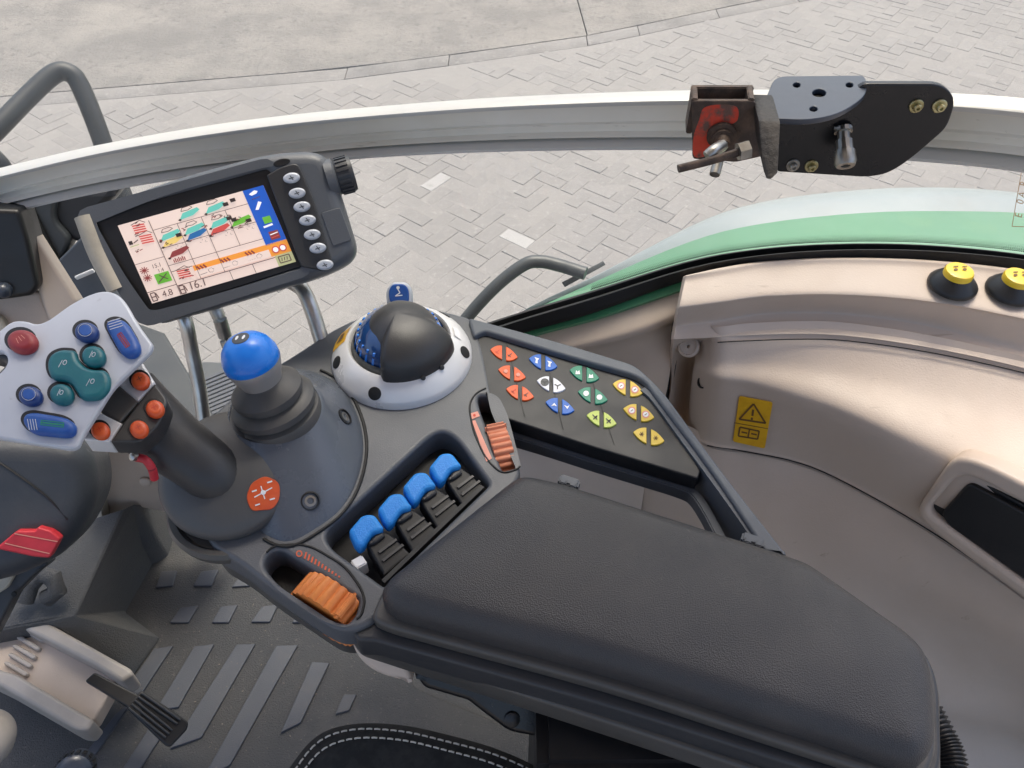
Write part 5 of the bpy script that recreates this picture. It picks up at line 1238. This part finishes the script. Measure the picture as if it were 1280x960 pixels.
pz2 = Plane(pz(196, 898, 1.775), (.45, -.28, 1))
pad_ = plate('pedal_pad', rnd([(157, 884, 4), (177, 862, 4), (236, 902, 4), (234, 912, 4), (213, 934, 5), (207, 932, 4)], 3, 3), pz2, .012, M['black'], pdm, bev=.0025)
for k in range(5):
    o = V((160.5 + k * 4.1, 884.5 - k * 4.6)); d = V((47, 37.5)) if k < 3 else V((49, 34)); n = V((-d.y, d.x)).normalized() * 1.5
    plate('pad_rib', rnd([tuple(o + n)[:2], tuple(o + d + n), tuple(o + d - n), tuple(o - n)], .8, 2), pz2.up(.004), .006, M['dark'], pdm, bev=.0013)

# ------------------------------------------------------------------ left edge: vinyl shroud, red tab, dash pieces
sh = thing('column_shroud', 'dark blue grey scuffed vinyl cover at the left edge', 'cover', pd(40, 620, .93))
sp5 = Plane(pd(45, 625, .90), (.25, -.75, .7))
plate('cover', rnd([(-120, 540, 10), (0, 545, 20), (88, 549, 24), (112, 572, 20), (119, 622, 30), (98, 668, 20), (70, 700, 14), (20, 725, 20), (-120, 760, 10)], 12, 6), sp5, .11, M['shroud'], sh, bev=.028, res=7)
tube('seam', [sp5.hit(-20, 566) + sp5.n * .0003, sp5.hit(20, 592) + sp5.n * .0003, sp5.hit(60, 622) + sp5.n * .0003, sp5.hit(84, 650) + sp5.n * -.002], .0012, M['black'], sh, 6)
rt = plate('red_tab', rnd([(-6, 686, 2), (20, 664, 3), (44, 664, 2), (47, 659, 2), (64, 664, 3), (75, 674, 3), (62, 698, 3), (40, 696, 3)], 3), sp5.up(.012), .016, M['redtab'], sh, bev=.002)
P = Print(); 
for a, b in (((6, 679), (62, 692)), ((18, 667), (72, 677))): P.line(a, b, sp5.up(.0124), 1.3, M['salmon'])
P.build('tab_lines', rt)
sk = thing('shroud_foot', 'dark bent foot below the red tab at the left edge', 'bracket', pd(20, 730, 1.0))
plate('foot', rnd([(-60, 700), (10, 697), (40, 700), (62, 704), (40, 722), (18, 745), (-10, 800), (-60, 830)], 5), Plane(pd(20, 720, .985), (.2, -.7, .7)), .03, M['dark'], sk, bev=.004)
plate('pale_edge', rnd([(-40, 735), (6, 714), (18, 718), (8, 736), (-40, 765)], 3), Plane(pd(20, 720, .975), (.2, -.7, .7)), .012, M['dirty'], sk, bev=.003)
plate('foot_hole', ell(17, 743, 3.4, 3.2, 0, 14), Plane(pd(20, 730, .978), (.2, -.7, .7)), .003, M['seal'], sk, bev=.0005)

ds = thing('dash_corner', 'beige dash corner piece behind the joystick head', 'dash trim', pd(30, 380, .98))
dpl = Plane(pd(30, 380, .96), (.2, -.8, .6))
plate('beige_block', rnd([(-80, 366), (50, 364, 4), (66, 398, 4), (58, 440), (-80, 450)], 4), dpl, .04, M['beige'], ds, bev=.005)
plate('beige_strip', rnd([(30, 286, 3), (40, 288, 3), (96, 376, 3), (86, 400, 3), (60, 402, 3), (48, 366, 3)], 3), dpl.up(.004), .03, M['beige2'], ds, bev=.004)
plate('pale_edge', rnd([(-30, 385), (0, 396), (12, 415), (10, 440), (-30, 440)], 4), dpl.up(.012), .02, M['dirty'], ds, bev=.004)
bx = thing('black_box', 'black plastic box below the rail end at the left edge', 'box', pd(10, 320, .92))
bp = Plane(pd(10, 320, .92), (.25, -.85, .4))
plate('box_face', rnd([(-90, 258, 4), (24, 262, 6), (36, 300, 10), (49, 358, 6), (40, 370, 6), (14, 374, 8), (-90, 384, 4)], 5), bp, .06, M['black'], bx, bev=.006, res=4)
lathe('mounting_pin', [(.009, 0), (.009, .006), (.007, .010), (.003, .013), (.0005, .0135)], bp.hit(6, 362), bp.n, M['bplate2'], bx, 20)
dpst = thing('front_pillar', 'dark door pillar and glossy hinge cover left of the terminal', 'pillar', pd(75, 320, 1.15))
pp = Plane(pd(75, 320, 1.16), (.1, -.9, .35))
plate('pillar_edge', rnd([(18, 240), (28, 240), (62, 305), (100, 378), (140, 450), (110, 450), (84, 386)], 3), pp, .05, M['seal'], dpst, bev=.003)
plate('worn_cover', rnd([(26, 240), (70, 244), (66, 275, 10), (88, 300, 10), (74, 328), (62, 308)], 4), pp.up(-.008), .04, M['tube'], dpst, bev=.005)
plate('hinge_cover', rnd([(72, 326, 3), (104, 294, 4), (150, 380), (130, 440), (98, 380)], 3), pp.up(.004), .04, M['frame'], dpst, bev=.003)
plate('rubber_arch', rnd([(56, 240), (150, 236), (132, 258, 10), (118, 268, 10), (112, 300), (100, 305, 8), (86, 300, 10), (66, 276, 10)], 8), pp.up(-.02), .05, M['dark'], dpst, bev=.01, res=4)
barp(pp.hit(98, 345) + pp.n * .01, pp.hit(121, 335) + pp.n * .012, .002, .003, M['white'], 'cable_tie', dpst)

# ------------------------------------------------------------------ black support under the armrest, beige skirt, hose
sup = thing('armrest_support', 'black metal support bracket under the armrest', 'bracket', pz(650, 890, 2.1))
szp = Plane(pz(640, 880, 2.15), (.05, -.75, .66))
plate('bracket', rnd([(515, 840, 4), (560, 838), (820, 905), (1010, 960), (1060, 1080), (790, 1010), (752, 950, 8), (700, 929, 10), (636, 917, 10), (600, 890, 10), (585, 878, 3), (530, 862, 6)], 6), szp, .05, M['bplate'], sup, bev=.006, res=4)
lathe('release_knob', [(.007, 0), (.007, .002), (.0045, .003), (.0004, .0035)], szp.hit(640, 899), szp.n, M['black'], sup, 20)
bm = bmesh.new(); boxbm(bm, V((.135, .27, 1.93)), V((.115, 0, 0)), V((0, .07, 0)), V((0, 0, .255))); bmesh.ops.bevel(bm, geom=bm.edges[:], offset=.01, segments=2, affect='EDGES'); bmobj('pedestal', bm, M['black'], sup)
bsk = thing('beige_skirt', 'small beige skirt under the front edge of the armrest', 'trim', pz(480, 820, 2.15))
kk_ = Plane(pz(480, 824, 2.2), (.05, -.85, .5))
plate('skirt', rnd([(432, 780, 4), (480, 795, 4), (508, 832, 3), (517, 855, 3), (470, 844, 30), (445, 822, 14)], 4), kk_, .03, M['beige2'], bsk, bev=.004)
hs_ = thing('corrugated_hose', 'black corrugated hose behind the rear end of the armrest', 'hose', pd(1185, 940, .62))
hpth = spl([pd(1160, 890, .70), pd(1178, 925, .685), pd(1188, 950, .675), pd(1192, 985, .665), pd(1188, 1030, .66)], 18)
bm = bmesh.new(); sweep(bm, hpth, [.0115 + .0022 * (i % 3 == 0) for i in range(len(hpth))], 18); bmobj('hose', bm, M['black'], hs_, 30)
kn_ = thing('toothed_knob', 'small dark toothed knob at the bottom left edge', 'knob', pd(95, 955, 1.0))
c_ = pd(92, 966, 1.0); ax_ = V((.3, -.5, .8)).normalized()
lathe('knob', [(.022, -.03), (.022, .004), (.018, .008), (.013, .009), (.0005, .010)], c_, ax_, M['bplate2'], kn_, 28)
s_, u_ = basis(ax_)
for i in range(18):
    a = 2 * pi * i / 18; rd = s_ * cos(a) + u_ * sin(a); bm = bmesh.new(); boxbm(bm, c_ + rd * .022 - ax_ * .006, ax_ * .01, rd * .002, rd.cross(ax_) * .0022); bmobj('tooth', bm, M['bplate'], kn_)
cr_ = thing('cream_knob', 'cream rounded knob edge at the lower left border', 'knob', pd(-12, 930, .95))
lathe('knob', [(.03, -.04), (.036, -.02), (.036, .004), (.03, .014), (.015, .02), (.0005, .021)], pd(-30, 930, .95), (.2, -.6, .8), M['cream'], cr_, 36, 60)

# ------------------------------------------------------------------ seat cushion with stitching
seat = thing('driver_seat', 'black fabric seat cushion with pale double stitching', 'seat', pz(520, 960, 2.0))
ZS = 2.06
so_ = [(330, 1010), (362, 958), (396, 918), (440, 903), (500, 905), (560, 918), (620, 934), (672, 957), (705, 985), (720, 1030)]
rowsS = []
for k, (dz, sh_) in enumerate(((-.10, -2), (-.05, -4), (-.018, -3), (-.004, 4), (.004, 16), (.008, 34), (.010, 60), (.012, 100), (.012, 170), (.010, 260), (-.01, 340), (-.09, 350))):
    rowsS.append([pz(x + (520 - x) * sh_ / 400, y + sh_, ZS + dz) if k > 2 else None for x, y in so_])
r3 = rowsS[3]
for k, dz, oo in ((2, -.012, .006), (1, -.05, .008), (0, -.11, -.002)):
    cc = pz(520, 1000, ZS); rowsS[k] = [p + (V((p.x, p.y, 0)) - V((cc.x, cc.y, 0))).normalized() * oo + V((0, 0, dz)) for p in r3]
cush = loft('cushion', rowsS, M['fabric'], seat, (0, 0, -.012), (6, 4), 80)
bm = bmesh.new()
for sh_ in (9, 20):
    pts = spl([pz(x + (520 - x) * sh_ / 400, y + sh_, ZS + (.0035 if sh_ < 15 else .0065)) for x, y in so_], 60)
    acc = 0; a = pts[0]; on_ = True; L = 0
    for p, q in zip(pts, pts[1:]):
        acc += (q - p).length
        if acc > (.0052 if on_ else .0022):
            if on_: sweep(bm, [a + V((0, 0, -.0002)), (a + q) / 2 + V((0, 0, .0008)), q + V((0, 0, -.0002))], .00085, 5)
            a = q; acc = 0; on_ = not on_
tag(bmobj('stitching', bm, M['thread'], seat, 60), kind='stuff')

# grit lying on the mat
bm = bmesh.new()
for k in range(420):
    x, y = random.uniform(130, 470), random.uniform(650, 950); q = pz(x, y, ZF + .0005); r = random.choice((.0007, .001, .0014, .002))
    if random.random() < .55: r *= .6
    vs = [bm.verts.new(q + V((random.uniform(-1, 1), random.uniform(-1, 1), random.uniform(0, .8))) * r) for _ in range(6)]
    bmesh.ops.convex_hull(bm, input=vs)
tag(bmobj('grit', bm, M['grit'], fm, 0), kind='stuff')
